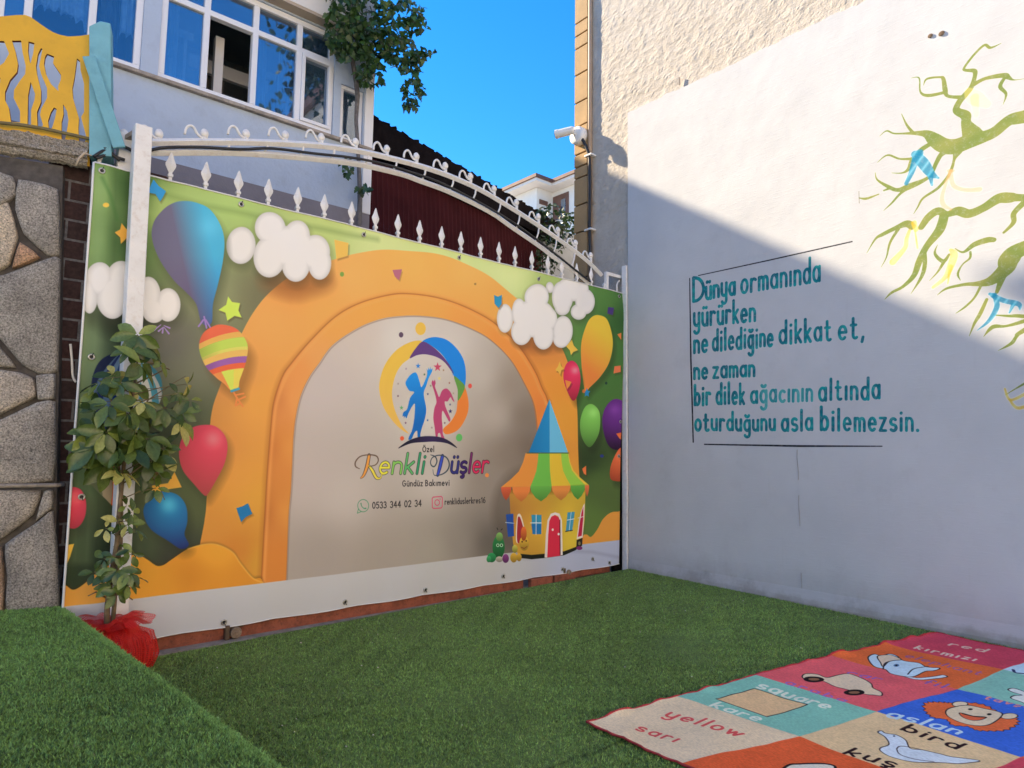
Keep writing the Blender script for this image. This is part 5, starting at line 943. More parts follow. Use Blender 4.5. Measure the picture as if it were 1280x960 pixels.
gw = gp(676, 300, 3.2); mb = MB(); x1 = gp(760, 300, 3.2)[0]; mb.box(gw[0]-.2, x1+1.5, 3.2, 3.4, -.35, gp(700, 296, 3.2)[2])
mb.box(gw[0]-.25, x1+1.5, 3.15, 3.45, gp(700, 296, 3.2)[2], gp(700, 290, 3.2)[2]); tag(obj('garden_wall', mb, M['grey_render']), 'blue grey rendered wall seen between the gate spears and the building', 'wall')
bu = thing('bush', (*gp(690, 330, 2.75)[:2], -.35), 'dark green bush at the end of the maroon shed', 'bush'); bl = []
mb = MB(); bb = gp(690, 330, 2.75); mb.tube([(bb[0], bb[1], -.35), (bb[0]+.02, bb[1], 2), (bb[0]+.1, bb[1], 4.2)], [.05, .04, .015], 7); obj('stem', mb, M['vine_bark'], bu, smooth=True)
for cx, cy, rx, ry, k in ((690, 272, 26, 16, 160), (712, 280, 16, 16, 100), (684, 320, 14, 36, 160), (700, 300, 12, 14, 60)):
    for _ in range(k):
        a = RNG.uniform(0, 6.28); r_ = math.sqrt(RNG.uniform(0, 1)); q = gp(cx+rx*r_*math.cos(a), cy+ry*r_*math.sin(a), RNG.uniform(2.4, 2.95)); L = RNG.uniform(.06, .11)
        d = rdir(); d[2] -= .3; bl.append((q, d, rdir(), L, L*.5, float(np.clip(RNG.normal(.4, .25), 0, .85)), .3))
leafset('foliage', bl, M['bush_leaf'], bu, OVAL)
FY = 14.0
fh = thing('distant_house', (*gp(680, 260, FY)[:2], -.35), 'distant white house with brown eaves under the sky beside the corner', 'house')
E1, E2 = gp(670, 216, FY), gp(690, 229, FY); ez = E1[2]; ez2 = E2[2]-.25
mb = MB(); mb.box(E1[0]+.6, E1[0]+14, FY+.6, FY+12, -.35, ez-.26); mb.box(E2[0]+.6, E1[0]+14, FY-5, FY+.6, -.35, ez-.26); obj('wall', mb, M['plain_white'], fh)
mb = MB()
mb.box(E1[0], E1[0]+15, FY, FY+13, ez-.13, ez); mb.box(E2[0], E1[0]+15, FY-6, FY-.002, ez-.13, ez)
m = 4.0; mb.add([(E1[0], FY, ez+.002), (E1[0]+15, FY, ez+.002), (E1[0]+15, FY+13, ez+.002), (E1[0], FY+13, ez+.002), (E1[0]+6, FY+6, ez+1.5), (E1[0]+9, FY+6, ez+1.5)], [(0, 1, 5, 4), (1, 2, 5), (2, 3, 4, 5), (3, 0, 4)]); obj('roof', mb, M['eave'], fh)
mb = MB(); mb.box(E1[0]+.08, E1[0]+14.8, FY+.08, FY+12.8, ez-.25, ez-.132); mb.box(E2[0]+.08, E1[0]+14.8, FY-5.9, FY+.07, ez-.25, ez-.132); obj('soffit', mb, M['plain_white'], fh)
xw = E2[0]+.6
def onx(px, py): d = ray(px, py); return CAM+d*((xw-CAM[0])/d[0])
a, b = onx(692, 247), onx(711, 270); mb = MB(); mb.box(xw-.04, xw+.02, min(a[1], b[1]), max(a[1], b[1]), b[2], a[2]); w = obj('window', mb, M['eave'], fh); mb = MB(); mb.box(xw-.06, xw-.042, min(a[1], b[1])+.15, max(a[1], b[1])-.5, b[2]+.05, a[2]-.25); obj('pane', mb, M['glass'], w)
a, b = gp(674, 249, FY+.6), gp(684, 258, FY+.6); mb = MB(); mb.box(a[0], b[0], FY+.56, FY+.61, b[2], a[2]); obj('window', mb, M['eave'], fh)

# ================================================================ gate with its arch, and the printed banner on it
gt = thing('gate', (-2.7, .06, -.07), 'white steel sliding gate with spear pickets and a curled arch', 'gate')
GY = .075
mb = MB()
for z in (.22, 1.65, 2.95): mb.box(-5.36, -.10, GY-.02, GY+.02, z-.02, z+.02)
for x in (-5.36, -2.7, -.10): mb.box(x-.025, x+.025, GY-.022, GY+.022, .05, 3.0)
obj('frame', mb, M['white_paint'], gt, bevel=.004)
tips = [127, 215, 259, 299.5, 336.7, 373, 406, 440, 470, 498, 525, 552.5, 576.5, 601, 624, 644, 665, 685, 702.5, 721, 739, 755]
ty = [162, 185, 195, 207, 219, 232, 244, 256, 256, 264, 273, 279, 287, 293, 299, 305, 311, 317, 322, 327, 330, 335]
sp = [(0, 0)]
for i, (px, py) in enumerate(zip(tips, ty)):
    x, zt = gp(px, py, GY)[0], 3.425
    mb = MB(); mb.box(x-.011, x+.011, GY-.011, GY+.011, .12, zt-.15); mb.box(x-.017, x+.017, GY-.017, GY+.017, zt-.185, zt-.165); o = obj('picket', mb, M['white_paint'], gt, bevel=.002)
    if i in (21,): continue
    tb = MB(); tb.lathe([(.012, -.15), (.020, -.135), (.034, -.105), (.036, -.088), (.022, -.055), (.012, -.02), (.003, 0)], (x, GY, zt), n=4); tb2 = [(a[0], GY+(a[1]-GY)*.55, a[2]) for a in tb.v]; tb.v = tb2
    obj('spear_tip', tb, M['white_paint'], o, smooth=False)
up = [(150, 178), (190, 178), (250, 177.3), (300, 177.5), (350, 179), (400, 182), (450, 189), (487, 197.5), (525, 207.5), (562, 220), (600, 237), (635, 257.5), (672, 281), (710, 307.5), (735, 327), (752, 344)]
lo = [(168, 191), (189, 190.5), (250, 190), (300, 191), (350, 194.5), (400, 199), (450, 205.5), (500, 217), (525, 226), (560, 239), (610, 263.5), (640, 284), (672, 306), (697, 325), (720, 341), (736, 354)]
def rail(name, pts, w, y):
    P = [tuple(gp(a, b, y)) for a, b in spline(np.array(pts, float), False, 3)]; mb = MB()
    for i in range(len(P)-1): pass
    mb.tube(P, w*.7, 4); o = obj(name, mb, M['white_paint'], gt, bevel=.004); return P
UP = rail('arch_rail', up, .042, GY+.02); LO = rail('arch_rail', lo, .042, GY+.02)
upx = spline(np.array(up, float), False, 12); lox = spline(np.array(lo, float), False, 12)
uy = lambda x: float(np.interp(x, upx[:, 0], upx[:, 1])); ly = lambda x: float(np.interp(x, lox[:, 0], lox[:, 1]))
for bx in (154, 198, 255, 307, 356, 401, 444, 483, 520, 556, 587.5, 617, 645, 672.5, 697, 719, 738):
    c = gp(bx, uy(bx)-11, GY+.02); r0 = gp(bx, uy(bx), GY+.02); pxm = 1/np.linalg.norm(gp(bx+1, 200, GY)-gp(bx, 200, GY)); w_ = .115
    cz = c[2]; a_ = [(c[0]+dx*.74, GY+.02, cz+dz*.95) for dx, dz in ((-.175, -.055), (-.172, -.02), (-.155, .012), (-.125, .028), (-.095, .018), (-.075, -.006), (-.05, -.03), (-.02, -.042), (.012, -.038), (.030, -.015), (.028, .012), (.008, .026), (-.014, .018), (-.018, 0))]
    mb = MB(); mb.tube([tuple(q) for q in spline(np.array(a_), False, 3)], .010, 6); mb.box(c[0]-.005, c[0]+.02, GY+.008, GY+.03, r0[2], cz-.03); mb.lathe([(.004, -.02), (.026, -.015), (.030, 0), (.026, .015), (.004, .02)], (c[0]+.004, GY+.02, cz-.004), D=(0, 1, 0), n=12); obj('scroll', mb, M['white_paint'], gt, smooth=True)
for bx in (232, 283, 331, 376, 415, 458, 493, 529, 564, 592, 623, 647, 671, 693, 716):
    a, b = gp(bx+3, uy(bx+3), GY+.02), gp(bx-3, ly(bx-3), GY+.02); mb = MB()
    m_ = (np.array(a)+np.array(b))/2+np.array((.02, 0, .012)); mb.tube([tuple(a), tuple(m_), tuple(b+np.array((.0, -.012, .0)))], .009, 6); obj('strut', mb, M['white_paint'], gt, smooth=True)
# gate post in front of the banner and the posts beside it
pt, pb = gp(178, 156, -.10), gp(154, 800, -.10)
mb = MB(); ax = gp(180, 156, -.13)[0]; bx_ = gp(160, 700, -.13); top = gp(180, 156, -.13)[2]
xt, xb2 = gp(180.5, 156, -.13)[0], gp(152, 745, -.13)[0]
w_ = .052; vs = []
for x, z in ((xb2, -.08), (xt, top)): vs += [(x-w_, -.13, z), (x+w_, -.13, z), (x+w_, -.02, z), (x-w_, -.02, z)]
mb.add(vs, [(0, 1, 5, 4), (1, 2, 6, 5), (2, 3, 7, 6), (3, 0, 4, 7), (4, 5, 6, 7), (3, 2, 1, 0)]); obj('post', mb, M['white_paint'], gt, bevel=.006)
q = gp(160, 174, .12); mb = MB(); mb.box(q[0]-.06, q[0]+.05, .06, .18, -.08, gp(160, 172, .12)[2]); obj('post', mb, M['white_paint'], gt, bevel=.006)
mb = MB(); mb.bar(tuple(gp(156, 176, .1)), tuple(gp(176, 163, -.04)), .05, .03); obj('hinge_bracket', mb, M['concrete'], gt)
mb = MB(); mb.box(-.05, -.015, -.05, .02, -.03, gp(784, 334, 0)[2]); obj('post', mb, M['white_paint'], gt, bevel=.004)
a, b = gp(758, 342, .06), gp(786, 336, .06); mb = MB(); mb.box(a[0]-.02, -.0, .04, .08, a[2]-.02, a[2]+.02); mb.box(a[0]-.02, a[0]+.02, .04, .08, .1, a[2]-.02); c = gp(771, 352, .06); mb.tube([(c[0], .06, 2.5), (c[0], .06, c[2]-.04), (c[0]+.02, .06, c[2]), (c[0]+.05, .06, c[2]+.02)], .01, 6); obj('side_frame', mb, M['white_paint'], gt, bevel=.003)
mb = MB(); mb.box(-.16, -.02, .05, .09, -.05, 2.9); obj('side_panel', mb, M['dark_roof'], gt)
# base beam under the banner, with rollers and loose bricks
mb = MB(); mb.box(-5.36, -1.55, .03, .11, -.058, .09); mb.box(-1.05, -.25, .03, .11, -.03, .085); obj('base_beam', mb, M['red_oxide'], gt, bevel=.006)
for px, py in ((296, 790), (712, 716)):
    q = gp(px, py, -.03); mb = MB(); mb.lathe([(.012, -.034), (.014, -.026), (.036, -.026), (.040, -.018), (.040, .0), (.027, .004), (.027, .012), (.040, .016), (.040, .03), (.02, .032)], (q[0], .0, q[2]-.008), D=(0, 1, 0), n=18); ro = obj('roller', mb, M['rust'], gt); mb = MB(); mb.box(q[0]-.075, q[0]-.045, -.02, .028, q[2]-.05, q[2]+.05); mb.box(q[0]-.045, q[0]+.06, .008, .028, q[2]+.02, q[2]+.05); obj('roller_bracket', mb, M['groove'], ro, bevel=.004)
for x0, x1 in ((-1.50, -1.20), (-1.17, -.87)):
    mb = MB(); mb.box(x0, x1, -.03, .02, -.06, .042); tag(obj('brick', mb, M['red_oxide'], bevel=.008), 'red brick lying under the banner nearest the white wall' if x0 > -1.3 else 'red brick lying under the banner, left of the other brick', 'brick', 'red bricks under the gate')
# cable through the arch
cp = [(178, 193), (200, 185), (250, 184), (300, 186.5), (340, 185.5), (390, 191.5), (440, 197), (480, 205), (510, 214), (545, 226), (580, 243), (615, 262), (650, 284), (690, 314), (720, 338), (738, 352)]
mb = MB(); mb.tube([tuple(gp(a, b, GY-.02)) for a, b in spline(np.array(cp, float), False, 4)], .0115, 7); tag(obj('arch_cable', mb, M['black_rubber'], smooth=True), 'black cable threaded between the two rails of the gate arch', 'cable')
mb = MB()
for L in ([(117, 196), (132, 188), (145, 196), (156, 200)], [(120, 198), (138, 193), (150, 201)], [(130, 186), (150, 182), (168, 190)]): mb.tube([tuple(gp(a, b, .03)) for a, b in spline(np.array(L, float), False, 4)], .011, 6)
tag(obj('cable_bundle', mb, M['black_rubber'], smooth=True), 'tangle of black cable at the left end of the gate', 'cable')
# banner
bn = thing('banner', (-2.7, 0, BZ0), 'printed vinyl banner with balloons, orange arch and nursery logo on the gate', 'banner')
TL, TR = gp(118.5, 202, 0), gp(780, 367, 0); BL, BR = gp(79, 768, 0), gp(773, 704.6, 0)
def bpt(u, v):
    xa_ = BL[0]+(TL[0]-BL[0])*v; xb_ = BR[0]+(TR[0]-BR[0])*v; x = xa_+(xb_-xa_)*u; zb = .055-.010*abs(math.sin(u*8*3.1416))*(1 if v < .3 else 0)*(1-v/.3); zt = TL[2]+(TR[2]-TL[2])*u-.010*abs(math.sin(u*9*3.1416))*max(0, (v-.7)/.3); z = zb+(zt-zb)*v
    e = math.exp(-((1-v)/.08)**2); f = math.exp(-(v/.07)**2)
    y = .015*e*math.sin(u*9*6.28+v*14)*.9+.007*math.exp(-((1-v)/.2)**2)*math.sin(u*31+v*26)+.008*f*math.sin(u*8*6.28)+.007*math.sin(x*2.3+z*1.1)*math.sin(z*1.7)+.004*mnoise.noise((x*2.5, z*1.3, 0))
    if u < .14: y += .012*math.sin(u/.14*3*6.28+z*.8)*(1-u/.14)
    return (x, -.006+max(min(y, .03), -.03), z)
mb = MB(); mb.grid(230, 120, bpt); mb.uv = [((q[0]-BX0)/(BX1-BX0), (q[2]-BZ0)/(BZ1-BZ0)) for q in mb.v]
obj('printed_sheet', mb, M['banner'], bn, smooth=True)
mb = MB()
mb.tube([tuple(np.array(bpt(i/60, 1.0))+np.array((0, -.004, .002))) for i in range(61)], .006, 5); mb.tube([tuple(np.array(bpt(0, i/40))+np.array((-.004, -.004, 0))) for i in range(41)], .008, 5); mb.tube([tuple(np.array(bpt(i/60, 0.0))+np.array((0, -.003, 0))) for i in range(61)], .004, 5)
obj('hem', mb, M['white_plastic'], bn, smooth=True)
for px, py in ((125, 208), (110, 446), (97, 622), (299.5, 251.5), (454, 292), (575, 321), (673, 347.5), (775, 368), (280, 780), (435, 752), (538, 737), (637, 718.5), (711, 709.5), (750, 697), (770, 702), (781, 527), (780, 570)):
    q = gp(px, py, -.03); u_ = min(max((q[0]-BX0)/(BX1-BX0), .008), .996); v_ = min(max((q[2]-.055)/3.13, .012), .985); s_ = bpt(u_, v_); mb = MB(); mb.lathe([(.020, 0), (.021, -.006), (.014, -.008), (.011, -.004), (.010, .004)], (s_[0], s_[1]-.003, s_[2]), D=(0, 1, 0), n=14); ey = obj('eyelet', mb, M['steel'], bn, smooth=True)
    d_ = MB(); d_.lathe([(.011, -.0055), (.006, -.006)], (s_[0], s_[1]-.003, s_[2]), D=(0, 1, 0), n=10); d_.tube([(s_[0], s_[1]-.012, s_[2]), (s_[0]+.008, s_[1]-.02, s_[2]+(.026 if v_ > .5 else -.022))], .0026, 5); obj('tie_wire', d_, M['black_rubber'], ey)

# ================================================================ left: stone wall, brick pier, yellow board fence
SB = np.array((-5.411, .107, PLAT)); SANG = R(-15); SL = np.array((-math.cos(SANG), -math.sin(SANG), 0)); SN = np.array((math.sin(SANG), -math.cos(SANG), 0))   # SL runs left, SN faces the camera
def sp2(px, py):
    q = vp(px, py, SB, SANG)-SB; return float(q@SL), float(q[2]+SB[2])
def sw(s_, z, d): 
    q = SB+SL*s_+SN*d; return (q[0], q[1], z)
st = thing('stone_wall', sw(1.5, PLAT, 0), 'rough grey crazy-stone wall under the yellow board at the left edge', 'wall')
ZC0, ZC1 = 3.165, 3.345
mb = MB(); SE = sp2(77, 222)[0]
mb.prism([(0.0, -.3), (4.2, -.3), (4.2, ZC0), (SE, ZC0)], lambda a, b, d: sw(a, b, d), -.012, -.34); obj('mortar_bed', mb, M['mortar'], st)
stones = [[(-40, 205), (16, 222), (20, 245), (-5, 262), (-40, 262)], [(24, 226), (72, 238), (74, 318), (58, 318), (30, 292), (20, 262)], [(-40, 268), (10, 255), (22, 296), (12, 330), (0, 338), (-40, 345)], [(26, 304), (50, 322), (16, 336)],
 [(6, 345), (54, 327), (74, 325), (71, 462), (48, 466), (28, 455), (-2, 420), (-40, 400), (-40, 352)], [(-40, 408), (-4, 430), (20, 460), (-40, 452)], [(-40, 460), (24, 466), (42, 474), (44, 496), (0, 518), (-40, 530)], [(46, 470), (69, 468), (68, 498), (48, 499)],
 [(-40, 538), (4, 524), (46, 504), (68, 503), (66, 600), (-40, 602)], [(-40, 616), (50, 614), (40, 644), (4, 672), (-40, 690)], [(56, 614), (66, 613), (66, 634), (46, 650)], [(8, 680), (46, 654), (66, 640), (74, 764), (10, 764), (10, 720)], [(-40, 698), (2, 684), (4, 764), (-40, 766)]]
tints = [.15, .25, .97, .8, .2, .35, .55, .3, .45, .5, .35, .22, .72]
polys = [[sp2(*q) for q in s_] for s_ in stones]
s0 = max(a for p_ in polys for a, b in p_)+.03; cell = []
for i in range(5):
    for j in range(6):
        a, b, c, d = s0+.62*i, s0+.62*(i+1)-.03, .32+.475*j, .32+.475*(j+1)-.03; jt = lambda: RNG.uniform(-.06, .06)
        polys.append([(a, c), ((a+b)/2, c+.02+jt()*.3), (b, c), (b-.02, (c+d)/2), (b, d), (a+.1, d), (a, (c+d)/2)]); tints.append(RNG.random())
mb = MB(); tv = []
for p_, t in zip(polys, tints):
    P = np.array(p_); c = P.mean(0); k0 = len(mb.v); R_ = [c+(q-c)*1.025 for q in spline(P, True, 3)*.3+np.array([P[i//3]+(P[(i//3+1) % len(P)]-P[i//3])*((i % 3)/3) for i in range(3*len(P))])*.7]
    rings = [(1.0, -.03), (.995, .012), (.97, .026), (.9, .034), (.7, .038), (.45, .040), (.2, .041)]; n = len(R_); vs = []
    for k, d in rings:
        for q in R_:
            e = c+(q-c)*k; vs.append(sw(e[0], e[1], d+(.014*mnoise.noise((e[0]*9, e[1]*9, t*9))+.006*mnoise.noise((e[0]*30, e[1]*30, 2)) if d > .02 else 0)))
    fs = [(r*n+i, r*n+(i+1) % n, (r+1)*n+(i+1) % n, (r+1)*n+i) for r in range(len(rings)-1) for i in range(n)]+[tuple((len(rings)-1)*n+i for i in range(n))]
    mb.add(vs, fs); tv += [t]*(len(mb.v)-k0)
o = obj('stone_facing', mb, M['stone'], st, smooth=True); attr(o, 'tint', tv)
mb = MB()
def cop(u, v):      # rough layered coping, profile round the front
    s_ = SE-.14+4.2*u; prof = [(-.02, ZC0+.01), (.02, ZC0+.015), (.045, ZC0+.04), (.025, ZC0+.06), (.06, ZC0+.07), (.05, ZC0+.11), (.02, ZC0+.125), (.025, ZC1-.01), (-.05, ZC1), (-.34, ZC1)]
    f = v*(len(prof)-1); i = min(int(f), len(prof)-2); t = f-i; d = prof[i][0]*(1-t)+prof[i+1][0]*t; z = prof[i][1]*(1-t)+prof[i+1][1]*t
    q = .014*mnoise.noise((s_*5, z*14, 3))+.014*mnoise.noise((s_*19, z*70, 5))+.010*mnoise.noise((s_*50, z*160, 9)); return sw(s_, z+q*.6*(1 if v < .9 else .2), d+q)
mb.grid(420, 60, cop); mb.uv = None; o = obj('coping', mb, M['stone'], st); attr(o, 'tint', [.38+.3*abs(mnoise.noise((q[0]*3, q[2]*20, 0))) for q in mb.v])
q0, q1 = sp2(-10, 607), sp2(72, 606); mb = MB(); mb.tube([sw(1.6, q0[1], .05), sw(q1[0], q1[1], .05), sw(q1[0]-.03, q1[1], .0)], .013, 8); tag(obj('wall_conduit', mb, M['concrete'], smooth=True), 'thin grey conduit running level across the stone wall', 'pipe')
bp = MB(); bp.box(-5.62, -4.9, .24, .6, -.3, 3.30); tag(obj('brick_pier', bp, M['brick']), 'dark brick pier in the gap between stone wall and banner', 'pier')
mb = MB(); L = [(88, 430), (90, 452), (91, 470), (95, 478)]; mb.tube([tuple(gp(a, b, .18)) for a, b in spline(np.array(L, float), False, 4)], .008, 6); tag(obj('wire_loop', mb, M['white_plastic'], smooth=True), 'pale wire loop hanging against the dark brick pier', 'wire')

# yellow cut-out board
from mathutils.geometry import tessellate_polygon
yf = thing('board_fence', sw(.7, ZC1, 0), 'yellow board fence panel with wavy cut-outs on top of the stone wall', 'fence')
Y4 = lambda L: [sp2(x/4, y/4) for x, y in L]
outer = [sp2(*q) for q in ((112, 208), (112, 43), (100, 44.8), (85, 45.6), (75, 43.5), (67, 40.5), (60, 36.5), (52, 31), (45, 26), (38, 21), (31, 18.5), (20, 18.8), (0, 20.5), (-20, 25), (-36, 34), (-50, 40), (-64, 40), (-78, 30), (-92, 12), (-110, 2), (-130, 0), (-130, 160), (-60, 175), (0, 190))]
holes = [Y4(h) for h in ([(60, 203), (105, 203), (112, 260), (128, 330), (125, 370), (95, 410), (70, 450), (68, 490), (100, 555), (100, 612), (55, 610), (45, 540), (25, 500), (25, 460), (50, 400), (85, 360), (90, 320), (78, 260)], [(143, 207), (172, 215), (165, 270), (152, 318), (147, 300), (140, 255)],
 [(205, 240), (212, 245), (195, 330), (205, 370), (235, 440), (235, 490), (205, 545), (200, 575), (215, 625), (205, 640), (188, 630), (185, 560), (205, 510), (205, 450), (185, 370), (180, 330), (190, 270)], [(235, 268), (270, 282), (265, 315), (305, 375), (303, 400), (290, 430), (292, 455), (255, 420), (230, 370), (220, 320), (225, 285)],
 [(385, 292), (400, 305), (402, 350), (420, 420), (420, 560), (405, 585), (430, 680), (425, 712), (395, 705), (392, 640), (395, 590), (365, 490), (362, 440), (372, 390)], [(153, 410), (175, 470), (172, 500), (155, 550), (155, 620), (150, 630), (138, 620), (140, 480)], [(270, 537), (283, 545), (275, 590), (260, 640), (245, 645), (240, 605), (255, 560)], [(315, 520), (335, 555), (342, 600), (335, 650), (325, 700), (308, 695), (308, 610), (318, 570)],
 [(-60, 200), (20, 206), (45, 268), (20, 312), (-10, 335), (-40, 330), (-70, 280)], [(-40, 380), (2, 390), (-2, 420), (-6, 590), (0, 606), (-60, 598), (-70, 500)], [(-160, 190), (-120, 200), (-130, 300), (-110, 400), (-130, 560), (-175, 560), (-150, 400), (-170, 300)])]
mb = MB(); loops = [outer]+holes; flat = [q for L in loops for q in L]; tris = tessellate_polygon([[Vector((a, b, 0)) for a, b in L] for L in loops]); DF, DB = .0, -.022
n = len(flat); mb.v = [sw(a, b, DF) for a, b in flat]+[sw(a, b, DB) for a, b in flat]; mb.f = [tuple(t) for t in tris]+[tuple(q+n for q in t[::-1]) for t in tris]; nf = len(mb.f); k = 0
for L in loops:
    m_ = len(L); mb.f += [(k+i, k+(i+1) % m_, k+(i+1) % m_+n, k+i+n) for i in range(m_)]; k += m_
o = obj('board', mb, M['yellow_paint'], yf); o.data.materials.append(M['cut_edge'])
for i, p_ in enumerate(o.data.polygons):
    if i >= nf: p_.material_index = 1
bpz = thing('blue_post', sw(sp2(126, 190)[0], 3.1, 0), 'light blue wooden post at the right end of the yellow fence', 'post')
a, b, c, d = sp2(113, 200), sp2(113.5, 36), sp2(139.5, 36), sp2(141, 200)
mb = MB(); mb.prism([(a[0], a[1]), (d[0], d[1]-.0), (c[0], c[1]), ((b[0]+c[0])/2, b[1]+.035), (b[0], b[1]-.02)], lambda x, z, e: sw(x, z, e), .07, -.09); obj('post', mb, M['blue_wood'], bpz, bevel=.006)
e, f = sp2(113.5, 80), sp2(151, 192); mb = MB(); mb.bar(sw(e[0], e[1], .095), sw(f[0], f[1], .10), .024, .075, up=tuple(-SL)); obj('brace', mb, M['blue_wood'], bpz, bevel=.004)
mb = MB(); L = [(-30, 153), (0, 157), (30, 160), (55, 164), (80, 169.5), (105, 175), (121, 179)]; mb.tube([sw(*sp2(*q), .045) for q in L], .011, 6); tag(obj('fence_rope', mb, M['twine'], smooth=True), 'brown rope stretched level across the yellow board fence', 'rope')
mb = MB(); L = [(97, 214), (101, 205), (108, 198), (117, 201)]; mb.tube([sw(*sp2(*q), .09) for q in L], [.004, .009, .010, .003], 6); tag(obj('dry_twig', mb, M['soffit'], smooth=True), 'dry curled twig hooked under the end of the yellow board', 'twig')

# ================================================================ plant in red netting
py_ = -.30
pp = thing('potted_plant', (*gp(138, 790, py_)[:2], -.07), 'tall variegated umbrella plant tied to the post in red netting', 'plant')
def pg(px, py, dy=0): return np.array(gp(px, py, py_+dy))
mb = MB()
mb.tube([tuple(pg(*q)) for q in ((133, 800), (134, 760), (139, 720), (146, 680), (149, 640), (153, 600), (157, 560), (163, 520), (168, 480), (172, 450), (173, 425))], [.017, .016, .015, .014, .013, .012, .011, .010, .008, .006, .004], 8)
mb.tube([tuple(pg(x, y, .05)) for x, y in ((139, 800), (143, 755), (145, 720), (151, 680), (152, 640), (150, 600), (146, 560), (140, 520), (138, 480))], [.014, .013, .012, .011, .010, .009, .008, .006, .004], 8)
for L in ([(134, 748), (120, 740), (110, 745)], [(157, 560), (185, 500), (215, 480), (232, 470)], [(163, 520), (190, 505), (208, 510)], [(150, 590), (130, 560), (112, 540)], [(168, 480), (190, 470), (205, 462)], [(172, 450), (195, 455), (212, 462)], [(153, 600), (180, 580), (200, 610), (206, 625)], [(140, 520), (122, 500), (110, 505)], [(139, 745), (155, 742), (166, 750)]):
    mb.tube([tuple(pg(x, y, RNG.uniform(-.06, .06))) for x, y in L], [.006, .005, .003, .002][:len(L)], 6)
obj('stem', mb, M['bark'], pp, smooth=True)
lv = []; tw = MB()
# whorls: centre px, depth, radius (m), leaflets, variegation
wh = [(172, 418, 0, .15, 8, .05), (182, 430, .03, .17, 8, .1), (165, 438, -.05, .15, 8, 0), (200, 452, -.02, .13, 7, 0), (176, 455, -.08, .17, 9, .05), (142, 468, -.06, .13, 8, .35), (120, 488, .02, .12, 7, .1), (125, 478, -.05, .13, 7, .05), (150, 478, -.1, .13, 8, .35), (162, 478, .06, .15, 7, .4), (118, 512, -.03, .14, 7, .3), (136, 505, -.12, .16, 8, .05), (160, 515, -.1, .17, 9, .05), (178, 502, -.1, .14, 8, .05), (184, 520, -.04, .15, 8, 0), (206, 510, -.02, .12, 7, .05),
      (234, 480, -.02, .13, 7, .55), (238, 500, .02, .13, 6, .3), (222, 492, -.05, .09, 5, .1), (224, 528, -.04, .16, 7, .35), (228, 515, 0, .14, 7, .1), (170, 540, -.12, .18, 9, .05), (152, 545, -.08, .17, 9, 0), (132, 540, -.1, .17, 9, 0), (112, 540, -.02, .15, 8, .05), (108, 555, .0, .13, 7, 0), (120, 560, -.08, .17, 9, 0), (145, 565, -.12, .18, 9, 0), (165, 560, -.1, .17, 9, 0), (185, 548, -.06, .16, 9, 0), (130, 580, -.05, .15, 8, 0), (190, 575, -.05, .15, 8, .15), (205, 560, -.03, .14, 8, .3), (198, 590, -.02, .13, 7, .1), (203, 566, .02, .15, 6, .5), (180, 590, .03, .12, 7, .05), (195, 610, 0, .11, 7, 0), (112, 580, .03, .12, 6, 0), (152, 590, -.1, .13, 8, .05), (98, 560, .05, .09, 6, 0),
      (158, 632, -.04, .09, 6, .1), (165, 640, -.08, .10, 7, .1), (148, 652, -.08, .10, 7, .2), (160, 655, -.1, .09, 7, .3), (132, 660, -.02, .07, 5, .1), (168, 662, .0, .09, 6, .1), (158, 685, -.05, .09, 6, 0), (165, 692, -.08, .09, 6, .2), (130, 698, -.03, .09, 6, .15), (142, 695, -.08, .08, 6, 0), (148, 712, -.1, .11, 8, .05), (160, 715, -.08, .10, 8, .1), (170, 722, -.03, .09, 6, .2), (135, 715, -.06, .10, 7, 0), (142, 732, -.1, .11, 8, 0), (118, 715, 0, .08, 5, 0), (160, 730, -.06, .10, 7, 0), (146, 742, -.09, .09, 6, 0)]
for cx, cy, dy, rad, k, vg in wh:
    c = pg(cx, cy, dy+RNG.uniform(-.04, .04)); ax = np.array((RNG.normal(0, .5), -.75+RNG.normal(0, .3), .55+RNG.normal(0, .35))); ax /= np.linalg.norm(ax)
    t1 = np.cross(ax, (0.2, .1, 1)); t1 /= np.linalg.norm(t1); t2 = np.cross(ax, t1); ph = RNG.uniform(0, 6.28)
    sx_ = np.interp(cy, [420, 480, 560, 640, 800], [172, 165, 156, 150, 134]); s_ = pg(sx_, cy+14, 0)
    tw.tube([tuple(s_), tuple((s_+c)/2+np.array((0, 0, .012))), tuple(c)], [.0035, .003, .002], 5)
    isv = RNG.random() < vg*1.05
    for i in range(max(k-2, 4)):
        a = ph+6.28*i/max(k-2, 4)+RNG.normal(0, .14); d = t1*math.cos(a)+t2*math.sin(a)+ax*.15; d[2] -= .48; L = rad*RNG.uniform(.62, 1.15)*.92
        tint = .95 if (isv and RNG.random() < .62) else float(np.clip(RNG.normal(.38, .22), 0, .84)); lv.append((c+d*.012, d, ax+RNG.normal(0, .18, 3), L, L*RNG.uniform(.46, .60), tint, RNG.uniform(.3, .9)))
obj('leaf_stalks', tw, M['twine'], pp, smooth=True)
leafset('foliage', lv, M['pot_leaf'], pp, OVAL)
mb = MB()
for z_, ln in ((470, 30), (500, 46), (487, 40), (650, 12)): mb.tube([tuple(pg(160-ln, z_+3, -.05)), tuple(pg(165, z_, -.09)), tuple(pg(160+ln, z_-2, -.02))], .002, 4)
obj('tie_string', mb, M['twine'], pp)
c = pg(131, 800, 0)
mb = MB(); mb.lathe([(.10, -.07), (.125, .0), (.14, .14), (.145, .16), (.12, .16), (.11, .12), (.02, .12)], (c[0], c[1], 0), n=20); obj('pot', mb, M['red_oxide'], pp, smooth=True)
